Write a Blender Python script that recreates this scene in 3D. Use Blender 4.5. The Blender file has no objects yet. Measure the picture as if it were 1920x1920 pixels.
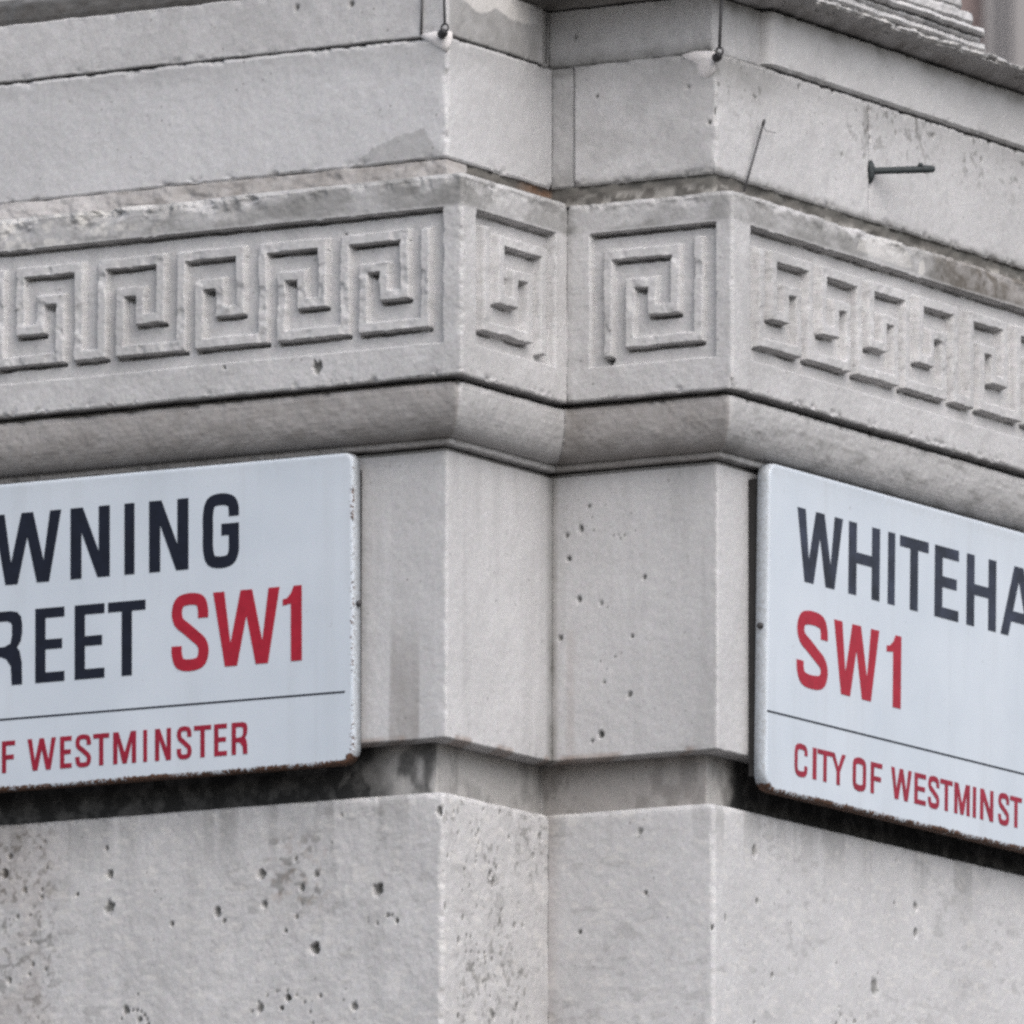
import bpy, math, random
import numpy as np
from mathutils import Matrix, Vector
from mathutils.geometry import tessellate_polygon

# ------------------------------------------------------------------ camera, sky, sun, exposure
scene = bpy.context.scene
COL = scene.collection
rng = random.Random(7)

F_PX, PITCH, ALPHA, ROLL = 26000.0, 0.1545, 0.5331, -0.00243
ct, st, cr, sr = math.cos(PITCH), math.sin(PITCH), math.cos(ROLL), math.sin(ROLL)
right = Vector((cr, sr * st, -sr * ct))
up = Vector((sr, -cr * st, cr * ct))
fwd = Vector((0, ct, st))
cam_d = bpy.data.cameras.new('camera')
cam_d.sensor_width = 36.0
cam_d.lens = 36.0 * F_PX / 1920.0
cam_d.clip_start = 0.1
cam_d.clip_end = 2000
cam_d.dof.use_dof = True
cam_d.dof.focus_distance = 18.2
cam_d.dof.aperture_fstop = 11
cam = bpy.data.objects.new('camera', cam_d)
COL.objects.link(cam)
m = Matrix((right, up, -fwd)).transposed().to_4x4()
m.translation = Vector((0, 0, 1.6))
cam.matrix_world = m
scene.camera = cam

SUN_EL, SUN_AZ = math.radians(46), math.radians(155)      # azimuth clockwise from +Y
world = bpy.data.worlds.new('World')
scene.world = world
world.use_nodes = True
nt = world.node_tree
nt.nodes.clear()
sky = nt.nodes.new('ShaderNodeTexSky')
sky.sky_type = 'NISHITA'
sky.sun_disc = False
sky.sun_elevation = SUN_EL
sky.sun_rotation = SUN_AZ
sky.dust_density = 3.0
sky.air_density = 1.0
hsv = nt.nodes.new('ShaderNodeHueSaturation')              # overcast: the blue is washed out by cloud
hsv.inputs['Saturation'].default_value = 0.50
bg = nt.nodes.new('ShaderNodeBackground')
bg.inputs['Strength'].default_value = 0.12
wo = nt.nodes.new('ShaderNodeOutputWorld')
nt.links.new(sky.outputs[0], hsv.inputs['Color'])
nt.links.new(hsv.outputs[0], bg.inputs['Color'])
nt.links.new(bg.outputs[0], wo.inputs['Surface'])

sun_d = bpy.data.lights.new('sun', 'SUN')
sun_d.energy = 1.2
sun_d.angle = math.radians(70)
sun_d.color = (1.0, 0.985, 0.98)
sun = bpy.data.objects.new('sun', sun_d)
COL.objects.link(sun)
sdir = Vector((math.cos(SUN_EL) * math.sin(SUN_AZ), math.cos(SUN_EL) * math.cos(SUN_AZ), math.sin(SUN_EL)))
sun.rotation_euler = sdir.to_track_quat('Z', 'Y').to_euler()

scene.view_settings.view_transform = 'Standard'
scene.view_settings.look = 'None'
scene.view_settings.gamma = 1.0
scene.view_settings.use_curve_mapping = False
scene.view_settings.exposure = 0.96
scene.cycles.filter_width = 2.8
scene.cycles.use_denoising = False
scene.cycles.max_bounces = 6
scene.cycles.diffuse_bounces = 4

# ------------------------------------------------------------------ plan of the corner
uA = np.array([math.cos(ALPHA), -math.sin(ALPHA), 0.0])
uB = np.array([math.sin(ALPHA), math.cos(ALPHA), 0.0])
nA, nB = -uB, uA
NN = nA + nB
C1 = np.array([-0.08375004, 17.7, 0.0])
L1, L2 = 0.26818, 0.24882
C2 = C1 + uB * L1
C3 = C2 + uA * L2
BASE = {0: (C1, uA, nA), 1: (C1, uB, nB), 2: (C2, uA, nA), 3: (C3, uB, nB)}   # faces: left, return, short, right
PATH0 = {0: 0.0, 1: 0.0, 2: L1, 3: L1 + L2}                                   # running length at s = 0
FACE = {'A': 0, 'B1': 1, 'A2': 2, 'B': 3}
ANCHOR = C1.copy()


def shift(face, d):
    """a face's base coordinate s grows by d on A faces and shrinks by d on B faces"""
    return d if face in (0, 2) else -d


def P(face, s, z, d=0.0):
    """world point on a face plane pushed d out of the datum plane, s the base coordinate"""
    C, u, n = BASE[face]
    q = C + u * (s + shift(face, d)) + n * d
    return np.array([q[0], q[1], z])


# ------------------------------------------------------------------ noise
def _hash(ix, iy, seed):
    h = (ix.astype(np.int64) * 374761393 + iy.astype(np.int64) * 668265263 + seed * 1442695041) & 0xFFFFFFFF
    h = ((h ^ (h >> 13)) * 1274126177) & 0xFFFFFFFF
    h = (h ^ (h >> 16)) & 0xFFFFFFFF
    return h.astype(np.float64) / 4294967295.0


def vn(x, y, seed=0):
    x, y = np.broadcast_arrays(np.asarray(x, float), np.asarray(y, float))
    ix, iy = np.floor(x), np.floor(y)
    fx, fy = x - ix, y - iy
    fx, fy = fx * fx * (3 - 2 * fx), fy * fy * (3 - 2 * fy)
    a, b = _hash(ix, iy, seed), _hash(ix + 1, iy, seed)
    c, d = _hash(ix, iy + 1, seed), _hash(ix + 1, iy + 1, seed)
    return (a * (1 - fx) + b * fx) * (1 - fy) + (c * (1 - fx) + d * fx) * fy * 1.0


def fbm(x, y, seed=0, octv=4):
    t, amp, tot = 0, 1.0, 0
    for k in range(octv):
        t = t + amp * vn(x * 2 ** k + 11.3 * k, y * 2 ** k + 5.1 * k, seed + k)
        tot += amp
        amp *= 0.55
    return t / tot            # 0..1, mean .5


def sstep(a, b, x):
    t = np.clip((x - a) / (b - a), 0, 1)
    return t * t * (3 - 2 * t)


# ------------------------------------------------------------------ materials
def new_mat(name):
    mt = bpy.data.materials.new(name)
    mt.use_nodes = True
    n = mt.node_tree.nodes
    l = mt.node_tree.links
    return mt, n, l, n['Principled BSDF']


def mixc(n, l, fac, a, b, mode='MIX'):
    mx = n.new('ShaderNodeMix')
    mx.data_type = 'RGBA'
    mx.blend_type = mode
    for sock, v in ((mx.inputs[0], fac), (mx.inputs[6], a), (mx.inputs[7], b)):
        if isinstance(v, (int, float)):
            sock.default_value = v
        elif isinstance(v, tuple):
            sock.default_value = (*v, 1)
        else:
            l.new(v, sock)
    return mx.outputs[2]


def mathn(n, l, op, a, b=None, clamp=False):
    q = n.new('ShaderNodeMath')
    q.operation = op
    q.use_clamp = clamp
    for i, v in enumerate((a, b)):
        if v is None:
            continue
        if isinstance(v, (int, float)):
            q.inputs[i].default_value = v
        else:
            l.new(v, q.inputs[i])
    return q.outputs[0]


def ramp(n, l, fac, p0, p1, c0=(0, 0, 0), c1=(1, 1, 1)):
    if p0 > p1:
        p0, p1, c0, c1 = p1, p0, c1, c0
    r = n.new('ShaderNodeValToRGB')
    r.color_ramp.elements[0].position = p0
    r.color_ramp.elements[1].position = p1
    r.color_ramp.elements[0].color = (*c0, 1)
    r.color_ramp.elements[1].color = (*c1, 1)
    l.new(fac, r.inputs[0])
    return r.outputs[0]


def tex_noise(n, l, coord, scale, detail=3, rough=0.6, dist=0.0):
    t = n.new('ShaderNodeTexNoise')
    t.inputs['Scale'].default_value = scale
    t.inputs['Detail'].default_value = detail
    t.inputs['Roughness'].default_value = rough
    t.inputs['Distortion'].default_value = dist
    l.new(coord, t.inputs['Vector'])
    return t


def stone_mat(name, base, dirt=(0.10, 0.098, 0.090), mott=1.0, bump=0.27):
    mt, n, l, b = new_mat(name)
    geo = n.new('ShaderNodeNewGeometry')
    pos = geo.outputs['Position']
    n1 = tex_noise(n, l, pos, 5.0, 4)
    n2 = tex_noise(n, l, pos, 42.0, 4, 0.65)
    n3 = tex_noise(n, l, pos, 260.0, 2, 0.7)
    n4 = tex_noise(n, l, pos, 150.0, 1)
    light = tuple(min(1, c * 1.16) for c in base)
    dark = tuple(c * 0.80 for c in base)
    c = mixc(n, l, ramp(n, l, n1.outputs[0], 0.36, 0.66), tuple(q * 0.93 for q in base), tuple(q * 1.05 for q in base))
    c = mixc(n, l, mathn(n, l, 'MULTIPLY', ramp(n, l, n2.outputs[0], 0.52, 0.74), 0.45 * mott), c, light)
    c = mixc(n, l, mathn(n, l, 'MULTIPLY', ramp(n, l, n2.outputs[0], 0.47, 0.30), 0.55 * mott), c, dark)
    # fine grain, and the slight pink, blue and yellow shift of the fossil stone
    c = mixc(n, l, 0.12, c, ramp(n, l, n3.outputs[0], 0.25, 0.75), 'OVERLAY')
    tint = mixc(n, l, 0.055, (0.5, 0.5, 0.5), n4.outputs['Color'])
    c = mixc(n, l, 0.55, c, tint, 'OVERLAY')
    # small dark pores
    vor = n.new('ShaderNodeTexVoronoi')
    vor.inputs['Scale'].default_value = 62.0
    l.new(pos, vor.inputs['Vector'])
    gate = ramp(n, l, tex_noise(n, l, pos, 9.0, 2).outputs[0], 0.50, 0.62)
    pore = mathn(n, l, 'MULTIPLY', ramp(n, l, vor.outputs['Distance'], 0.15, 0.08), gate)
    c = mixc(n, l, mathn(n, l, 'MULTIPLY', pore, 0.55), c, (0.12, 0.115, 0.11))
    at = n.new('ShaderNodeAttribute')
    at.attribute_name = 'stain'
    sep = n.new('ShaderNodeSeparateColor')
    l.new(at.outputs['Color'], sep.inputs[0])
    br = mathn(n, l, 'MULTIPLY_ADD', n2.outputs[0], 1.1)
    br.node.inputs[2].default_value = 0.45
    gr = mathn(n, l, 'MULTIPLY', sep.outputs[0], br, True)
    c = mixc(n, l, gr, c, dirt)
    c = mixc(n, l, mathn(n, l, 'MULTIPLY', sep.outputs[1], 1.0, True), c, (0.60, 0.575, 0.54))
    c = mixc(n, l, mathn(n, l, 'MULTIPLY', sep.outputs[2], br, True), c, (0.17, 0.105, 0.07))
    l.new(c, b.inputs['Base Color'])
    b.inputs['Roughness'].default_value = 0.9
    b.inputs['Specular IOR Level'].default_value = 0.25
    h = mathn(n, l, 'ADD', n3.outputs[0], mathn(n, l, 'MULTIPLY', n2.outputs[0], 2.0))
    bp = n.new('ShaderNodeBump')
    bp.inputs['Strength'].default_value = bump
    bp.inputs['Distance'].default_value = 0.0016
    l.new(h, bp.inputs['Height'])
    l.new(bp.outputs[0], b.inputs['Normal'])
    return mt


M_STONE = stone_mat('portland_stone', (0.408, 0.401, 0.402))
M_STONE2 = stone_mat('portland_stone_smooth', (0.414, 0.409, 0.413), mott=0.55, bump=0.16)
M_GRIMY_SHADED = stone_mat('grimy_shaded_stone', (0.36, 0.35, 0.34), dirt=(0.030, 0.030, 0.030))  # near-black dirt colour also carries the painted shade under the signs
M_MORTAR = stone_mat('mortar', (0.135, 0.125, 0.115), mott=1.2)
M_PLASTER = stone_mat('lime_plaster', (0.58, 0.555, 0.55), mott=0.5)


def flat_mat(name, col, rough=0.5, metal=0.0, spec=0.5, var=0.25, scale=60.0):
    mt, n, l, b = new_mat(name)
    geo = n.new('ShaderNodeNewGeometry')
    t = tex_noise(n, l, geo.outputs['Position'], scale, 4)
    c = mixc(n, l, ramp(n, l, t.outputs[0], 0.3, 0.7), tuple(q * (1 - var) for q in col), tuple(min(1, q * (1 + var)) for q in col))
    l.new(c, b.inputs['Base Color'])
    b.inputs['Roughness'].default_value = rough
    b.inputs['Metallic'].default_value = metal
    b.inputs['Specular IOR Level'].default_value = spec
    return mt


M_NAVY = flat_mat('navy_enamel', (0.007, 0.009, 0.018), 0.4, var=0.2, spec=0.2)
M_NAVY2 = flat_mat('pale_navy_enamel', (0.017, 0.020, 0.034), 0.4, var=0.6, spec=0.25, scale=25)  # paler, more mottled navy for the right sign's large letters
M_RED = flat_mat('red_enamel', (0.28, 0.012, 0.026), 0.4, var=0.12, spec=0.2)
M_RED2 = flat_mat('dark_red_enamel', (0.22, 0.011, 0.027), 0.4, var=0.2, spec=0.2)
M_IRON = flat_mat('dark_iron', (0.035, 0.033, 0.035), 0.6, 0.3)
M_GREEN = flat_mat('corroded_copper', (0.020, 0.026, 0.028), 0.7, 0.1, var=0.5, scale=300)
M_WIRE = flat_mat('steel_wire', (0.06, 0.058, 0.06), 0.6, 0.3)
M_GAP_SHADE = flat_mat('gap_shade', (0.018, 0.017, 0.017), 0.9)  # near-black, stands in for the shade in the gap behind each sign


def enamel_mat():
    mt, n, l, b = new_mat('white_enamel')
    geo = n.new('ShaderNodeNewGeometry')
    pos = geo.outputs['Position']
    n1 = tex_noise(n, l, pos, 7.0, 3)
    n2 = tex_noise(n, l, pos, 230.0, 3, 0.7)
    n3 = tex_noise(n, l, pos, 420.0, 1)
    c = mixc(n, l, ramp(n, l, n1.outputs[0], 0.3, 0.7), (0.425, 0.465, 0.515), (0.475, 0.512, 0.56))
    c = mixc(n, l, 0.05, c, n3.outputs['Color'], 'OVERLAY')
    mp = n.new('ShaderNodeMapping')
    mp.inputs['Scale'].default_value = (34, 34, 2.2)
    l.new(pos, mp.inputs[0])
    n5 = tex_noise(n, l, mp.outputs[0], 1.0, 4, 0.6)       # faint dirty runs down the enamel
    c = mixc(n, l, mathn(n, l, 'MULTIPLY', ramp(n, l, n5.outputs[0], 0.50, 0.75), 0.20), c, (0.33, 0.34, 0.35))
    n6 = tex_noise(n, l, pos, 95.0, 3, 0.75)               # small chips and fly specks
    c = mixc(n, l, mathn(n, l, 'MULTIPLY', ramp(n, l, n6.outputs[0], 0.715, 0.74), 0.6), c, (0.16, 0.14, 0.13))
    at = n.new('ShaderNodeAttribute')
    at.attribute_name = 'stain'
    sep = n.new('ShaderNodeSeparateColor')
    l.new(at.outputs['Color'], sep.inputs[0])
    # G: general grime veil, R: rust likelihood
    c = mixc(n, l, mathn(n, l, 'MULTIPLY', sep.outputs[1], ramp(n, l, n2.outputs[0], 0.3, 0.8), True), c, (0.20, 0.19, 0.17))
    rr = mathn(n, l, 'ADD', sep.outputs[0], mathn(n, l, 'MULTIPLY', mathn(n, l, 'SUBTRACT', n2.outputs[0], 0.5), 1.5))
    rm = ramp(n, l, rr, 0.48, 0.60)
    rc = mixc(n, l, ramp(n, l, n3.outputs[0], 0.4, 0.6), (0.035, 0.026, 0.022), (0.13, 0.065, 0.040))
    c = mixc(n, l, rm, c, rc)
    l.new(c, b.inputs['Base Color'])
    l.new(mathn(n, l, 'MULTIPLY_ADD', rm, 0.5), b.inputs['Roughness'])
    b.inputs['Roughness'].links[0].from_node.inputs[2].default_value = 0.33
    b.inputs['Specular IOR Level'].default_value = 0.25
    return mt


M_ENAMEL = enamel_mat()


# ------------------------------------------------------------------ object helpers
def link_mesh(name, verts, faces, mat, parent=None, origin=None, smooth=False, stain=None, label=None):
    me = bpy.data.meshes.new(name)
    V = np.asarray(verts, dtype=np.float64)
    org = np.asarray(origin if origin is not None else (parent['_o'] if parent is not None and '_o' in parent else (0, 0, 0)), float)
    V = V - org
    if isinstance(faces, np.ndarray):
        nf = len(faces)
        me.vertices.add(len(V))
        me.vertices.foreach_set('co', V.astype(np.float32).ravel())
        me.loops.add(nf * 4)
        me.loops.foreach_set('vertex_index', faces.astype(np.int32).ravel())
        me.polygons.add(nf)
        me.polygons.foreach_set('loop_start', np.arange(0, nf * 4, 4, dtype=np.int32))
        me.polygons.foreach_set('loop_total', np.full(nf, 4, dtype=np.int32))
        me.update(calc_edges=True)
    else:
        me.from_pydata([tuple(v) for v in V], [], faces)
        me.update()
    me.polygons.foreach_set('use_smooth', np.full(len(me.polygons), smooth))
    if stain is not None:
        a = me.attributes.new('stain', 'FLOAT_COLOR', 'POINT')
        a.data.foreach_set('color', np.asarray(stain, np.float32).ravel())
    me.materials.append(mat)
    o = bpy.data.objects.new(name, me)
    COL.objects.link(o)
    if parent is not None:
        o.parent = parent
        po = np.array(list(parent['_o'])) if '_o' in parent else np.zeros(3)
        o.location = Vector(org - po)
    else:
        o.location = Vector(org)
    o['_o'] = [float(v) for v in org]
    if label:
        o['label'] = label
    return o


def thing(name, label, cat, loc, group=None):
    e = bpy.data.objects.new(name, None)
    e.empty_display_size = 0.1
    COL.objects.link(e)
    e.location = Vector(loc)
    e['_o'] = [float(v) for v in loc]
    e['label'] = label
    e['category'] = cat
    if group:
        e['group'] = group
    return e


def box(name, face, s0, s1, z0, z1, d0, d1, mat, parent, stain=None):
    """a plain block on a face: used only well outside the frame and for hidden cores"""
    C, u, n = BASE[face]
    V = []
    for d in (d0, d1):
        for s, z in ((s0, z0), (s1, z0), (s1, z1), (s0, z1)):
            q = C + u * s + n * d
            V.append((q[0], q[1], z))
    F = [(0, 3, 2, 1), (4, 5, 6, 7), (0, 1, 5, 4), (1, 2, 6, 5), (2, 3, 7, 6), (3, 0, 4, 7)]
    return link_mesh(name, V, F, mat, parent)


def tube(name, pts, r, mat, parent=None, origin=None, seg=10, taper=1.0):
    pts = [Vector(p) for p in pts]
    V, Fc = [], []
    for i, p in enumerate(pts):
        t = (pts[min(i + 1, len(pts) - 1)] - pts[max(i - 1, 0)]).normalized()
        a = t.cross(Vector((0.3, 0.9, 0.2))).normalized()
        b = t.cross(a)
        rr = (r[i] if isinstance(r, (list, tuple)) else r)
        for k in range(seg):
            w = 2 * math.pi * k / seg
            V.append(tuple(p + (a * math.cos(w) + b * math.sin(w)) * rr))
    for i in range(len(pts) - 1):
        for k in range(seg):
            k2 = (k + 1) % seg
            Fc.append((i * seg + k, i * seg + k2, (i + 1) * seg + k2, (i + 1) * seg + k))
    Fc.append(tuple(reversed(range(seg))))
    Fc.append(tuple((len(pts) - 1) * seg + k for k in range(seg)))
    o = link_mesh(name, V, Fc, mat, parent, origin, smooth=True)
    return o


# ------------------------------------------------------------------ stone sheets swept along the corner
def columns(f0, s0, f1, s1, step, r=0.003, coarse=((-0.78, None), (None, 0.92))):
    """list of (face, s, base xy, normal, smoothflag) from (f0,s0) to (f1,s1) along the path"""
    lim = {0: (None, 0.0), 1: (0.0, L1), 2: (0.0, L2), 3: (0.0, None)}
    out = []
    for f in range(f0, f1 + 1):
        C, u, n = BASE[f]
        a = s0 if f == f0 else lim[f][0]
        b = s1 if f == f1 else lim[f][1]
        a_round = (f in (1, 3)) and f != f0 or (f in (1, 3) and abs(a) < 1e-9 and f != f0)
        b_round = (f in (0, 2)) and f != f1
        aa = a + r if a_round else a
        bb = b - r if b_round else b
        vals = []
        s = aa
        while s < bb - 1e-7:
            vals.append(s)
            st_ = step
            if f == 0 and s < -0.80:
                st_ = 0.06 if s < -1.22 else max(step, 0.004)
            if f == 3 and s > 0.93:
                st_ = 0.06 if s > 1.24 else max(step, 0.004)
            s += st_
        vals.append(bb)
        if len(vals) > 2 and vals[-1] - vals[-2] < step * 0.4:
            vals.pop(-2)
        if f != f0 and not a_round:
            vals = vals[1:]                       # shared concave corner column
        for s in vals:
            nn = n.copy()
            if (f == 1 and f != f1 and abs(s - L1) < 1e-9) or (f == 2 and f != f0 and abs(s) < 1e-9):
                nn = NN
            out.append((f, s, C + u * s, nn))
        if b_round:                               # arc round a convex corner, from face f to f+1
            Cc = (C1 if f == 0 else C3) - r * NN
            for k in range(1, 5):
                w = math.pi / 2 * k / 5
                nn = nA * math.cos(w) + nB * math.sin(w)
                ff = f if k < 3 else f + 1
                out.append((ff, 0.0 if ff in (1, 3) else (0.0 if f == 0 else L2), Cc + nn * r, nn))
    return out


def rows(profile, step):
    """densify a (d, z) polyline, with tight rows beside each bend"""
    out = [profile[0]]
    for (d0, z0), (d1, z1) in zip(profile[:-1], profile[1:]):
        ln = math.hypot(d1 - d0, z1 - z0)
        ts = [0.0006 / ln, 1 - 0.0006 / ln] if ln > 0.003 else []
        k = max(1, int(round(ln / step)))
        ts += [i / k for i in range(1, k)]
        ts = sorted(ts) + [1.0]
        for t in ts:
            out.append((d0 + (d1 - d0) * t, z0 + (z1 - z0) * t))
    return out


def seam(face_arr, s_arr):
    return np.array([PATH0[f] for f in face_arr]) + s_arr


PITS = {0: [], 1: [], 2: [], 3: []}


def add_pits(face, lst, depth=1.0):
    for s, z, r in lst:
        PITS[face].append((s, z, r / 1000.0, depth))


def sweep(name, cols, prof, step, mat, parent, seed=0, rough=0.0010, chip=0.0, zj=0.0008, edges=None,
          relief=None, stain=None, skirt=0.05, splits=None, label=None, ends=(True, True)):
    """one block of stone: rows of prof x columns, displaced, with end returns"""
    R_ = rows(prof, step)
    D = np.array([q[0] for q in R_])[:, None]
    Z = np.array([q[1] for q in R_])[:, None]
    FA = np.array([c[0] for c in cols])
    S = np.array([c[1] for c in cols])
    B0 = np.array([c[2] for c in cols])
    Nn = np.array([c[3] for c in cols])
    path = seam(FA, S)[None, :]
    SD = S[None, :] + 0 * D
    e = (fbm(path * 26, Z * 26, seed, 3) - 0.5) * 2 * rough + (fbm(path * 170, Z * 170, seed + 9, 2) - 0.5) * rough * 0.8
    zlo, zhi = (edges if edges else (Z.min(), Z.max()))
    de = np.minimum(np.abs(Z - zlo), np.abs(zhi - Z))
    jn = lambda k, f: fbm(path * f, 0 * path + 3.3 * k, seed + 20 + k, 4) - 0.5
    wlo, whi = np.exp(-(np.abs(Z - zlo) / 0.004) ** 2), np.exp(-(np.abs(zhi - Z) / 0.004) ** 2)
    dz = (jn(1, 45) * wlo + jn(2, 45) * whi) * 2 * zj
    if chip:
        cn = np.clip(fbm(path * 60, Z * 60, seed + 40, 3) - 0.56, 0, 1) * 5
        e = e - chip * cn * np.exp(-(de / 0.006) ** 2)
        for pc in (0.0, L1 + L2):
            e = e - chip * 0.8 * cn * np.exp(-(np.abs(path - pc) / 0.006) ** 2)
    stn = np.zeros((len(R_), len(cols), 4))
    stn[..., 3] = 1
    for f in range(4):
        mf = (FA == f)
        if not mf.any():
            continue
        for (ps, pz, pr, dp) in PITS[f]:
            if pz < Z.min() - pr or pz > Z.max() + pr:
                continue
            ci = np.where(mf & (np.abs(S - ps) < pr * 1.8))[0]
            if not len(ci):
                continue
            ri = np.where(np.abs(Z[:, 0] - pz) < pr * 1.8)[0]
            if not len(ri):
                continue
            ss, zz = S[ci][None, :], Z[ri, 0][:, None]
            wob = 1.15 + 1.1 * (fbm(ss * 230 + ps * 91, zz * 230, seed + 60, 2) - 0.5)
            rr = np.hypot((ss - ps) * 1.1, (zz - pz) * 0.9) / (pr * wob)
            g = 1 - sstep(0.45, 1.0, rr)
            e[np.ix_(ri, ci)] -= g * min(pr * 1.5, 0.009) * dp
            stn[np.ix_(ri, ci)] = np.maximum(stn[np.ix_(ri, ci)], np.stack([g * (0.55 + 0.45 * dp) * sstep(0.0, 0.7, 1.3 - rr + 0.3 * (wob - 1.15)), 0 * g, 0 * g, 0 * g + 1], -1))
    if relief is not None:
        e = e + relief(FA[None, :] + 0 * Z, SD + 0 * Z, Z + 0 * SD, path)
    if stain is not None:
        q = stain(FA[None, :] + 0 * Z, S[None, :] + 0 * Z, Z + 0 * S[None, :], path + 0 * Z)
        stn[..., :3] = np.clip(np.maximum(stn[..., :3], q), 0, 1)
    e = e + 0 * D
    X = B0[None, :, :] + D[..., None] * NN + e[..., None] * Nn[None]
    X[..., 2] = Z + dz
    if ends[0]:
        X0 = X[:, :1, :] - Nn[0] * skirt
        X = np.concatenate([X0, X], 1)
        stn = np.concatenate([stn[:, :1], stn], 1)
    if ends[1]:
        X1 = X[:, -1:, :] - Nn[-1] * skirt
        X = np.concatenate([X, X1], 1)
        stn = np.concatenate([stn, stn[:, -1:]], 1)
    nr, nc = X.shape[:2]
    idx = np.arange(nr * nc).reshape(nr, nc)
    Fq = np.stack([idx[:-1, :-1], idx[:-1, 1:], idx[1:, 1:], idx[1:, :-1]], -1)
    org = X.reshape(-1, 3).mean(0)
    parts = []
    mask = np.ones(Fq.shape[:2], bool)
    root = None
    cells = splits or []
    subs = []
    off = 1 if ends[0] else 0
    for (cname, cf, a, b, z0, z1, clabel) in cells:
        cm = np.zeros(nc - 1, bool)
        for j in range(len(cols) - 1):
            if cols[j][0] == cf and a <= cols[j][1] < b:
                cm[j + off] = True
        rmk = (Z[:-1, 0] >= z0) & (Z[:-1, 0] < z1)
        mm = rmk[:, None] & cm[None, :] & mask
        if mm.any():
            mask &= ~mm
            subs.append((cname, mm, clabel))

    def emit(nm, mm, par, lab=None):
        fq = Fq[mm]
        used, inv = np.unique(fq.ravel(), return_inverse=True)
        return link_mesh(nm, X.reshape(-1, 3)[used], inv.reshape(-1, 4), mat, par, origin=org if par is parent else X.reshape(-1, 3)[used].mean(0),
                         smooth=True, stain=stn.reshape(-1, 4)[used], label=lab)
    root = emit(name, mask, parent, label)
    for cname, mm, lab in subs:
        emit(cname, mm, root, lab)
    return root


# ------------------------------------------------------------------ stains and wear, and the shade painted into the groove
def box_w(s, z, s0, s1, z0, z1, soft=0.006):
    return sstep(s0 - soft, s0 + soft, s) * (1 - sstep(s1 - soft, s1 + soft, s)) * sstep(z0 - soft, z0 + soft, z) * (1 - sstep(z1 - soft, z1 + soft, z))


def poly_w(s, z, pts):
    inside = np.zeros(s.shape, bool)
    k = len(pts)
    for i in range(k):
        (x1, y1), (x2, y2) = pts[i], pts[(i + 1) % k]
        c = ((y1 > z) != (y2 > z)) & (s < (x2 - x1) * (z - y1) / ((y2 - y1) if y2 != y1 else 1e-9) + x1)
        inside ^= c
    return inside.astype(float)


def out3(shape):
    return np.zeros(shape + (3,))


def st_low(f, s, z, p):
    o = out3(s.shape)
    streak = fbm(p * 30, z * 3, 301, 3)
    blot = fbm(p * 16, z * 16, 302, 4)
    crust = sstep(0.57, 0.70, fbm(p * 130, z * 130, 303, 3))
    o[..., 0] += 0.10 * sstep(0.45, 0.7, streak) * (f == 0) + 0.05 * sstep(0.5, 0.7, blot)
    o[..., 0] += (f == 1) * crust * sstep(0.40, 0.6, fbm(p * 14, z * 8, 305, 2)) * 0.5
    left = (f == 0) * (1 - sstep(-0.62, -0.55, s))
    o[..., 2] += left * sstep(0.42, 0.62, blot) * 0.14
    o[..., 0] += left * crust * 0.5
    o[..., 0] += (f == 0) * box_w(s, z, -0.27, -0.17, 3.85, 3.95, 0.02) * sstep(0.60, 0.72, fbm(p * 90, z * 90, 308, 2)) * 0.5
    o[..., 2] += (f == 0) * box_w(s, z, -0.27, -0.17, 3.85, 3.95, 0.02) * crust * 0.2
    o[..., 2] += (f == 2) * (1 - sstep(0.0, 0.025, s)) * 0.16
    o[..., 0] += 0.28 * sstep(0.52, 0.70, fbm(p * 34, z * 2.0, 309, 3)) * sstep(3.90, 3.99, z) * (f != 1)      # runs below the ledge
    o[..., 1] += 0.22 * sstep(0.62, 0.72, fbm(p * 60 + z * 20, z * 150, 310, 3))                                # shell fragments
    o[..., 0] += 0.20 * sstep(0.60, 0.72, fbm(p * 42, z * 90, 316, 3)) * sstep(0.45, 0.6, fbm(p * 8, z * 8, 317, 2))
    o[..., 0] += (f == 2) * (1 - sstep(0.0, 0.02, s)) * 0.10
    return o


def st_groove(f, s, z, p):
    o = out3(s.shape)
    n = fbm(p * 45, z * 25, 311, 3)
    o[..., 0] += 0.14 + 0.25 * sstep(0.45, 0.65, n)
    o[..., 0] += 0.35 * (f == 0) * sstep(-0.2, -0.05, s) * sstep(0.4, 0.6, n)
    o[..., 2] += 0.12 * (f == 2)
    # shade beneath and behind the signs, painted near-black into the stain
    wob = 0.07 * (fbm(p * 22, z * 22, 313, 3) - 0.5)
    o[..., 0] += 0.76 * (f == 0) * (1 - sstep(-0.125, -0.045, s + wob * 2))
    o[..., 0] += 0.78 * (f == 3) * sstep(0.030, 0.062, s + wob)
    return o


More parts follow.
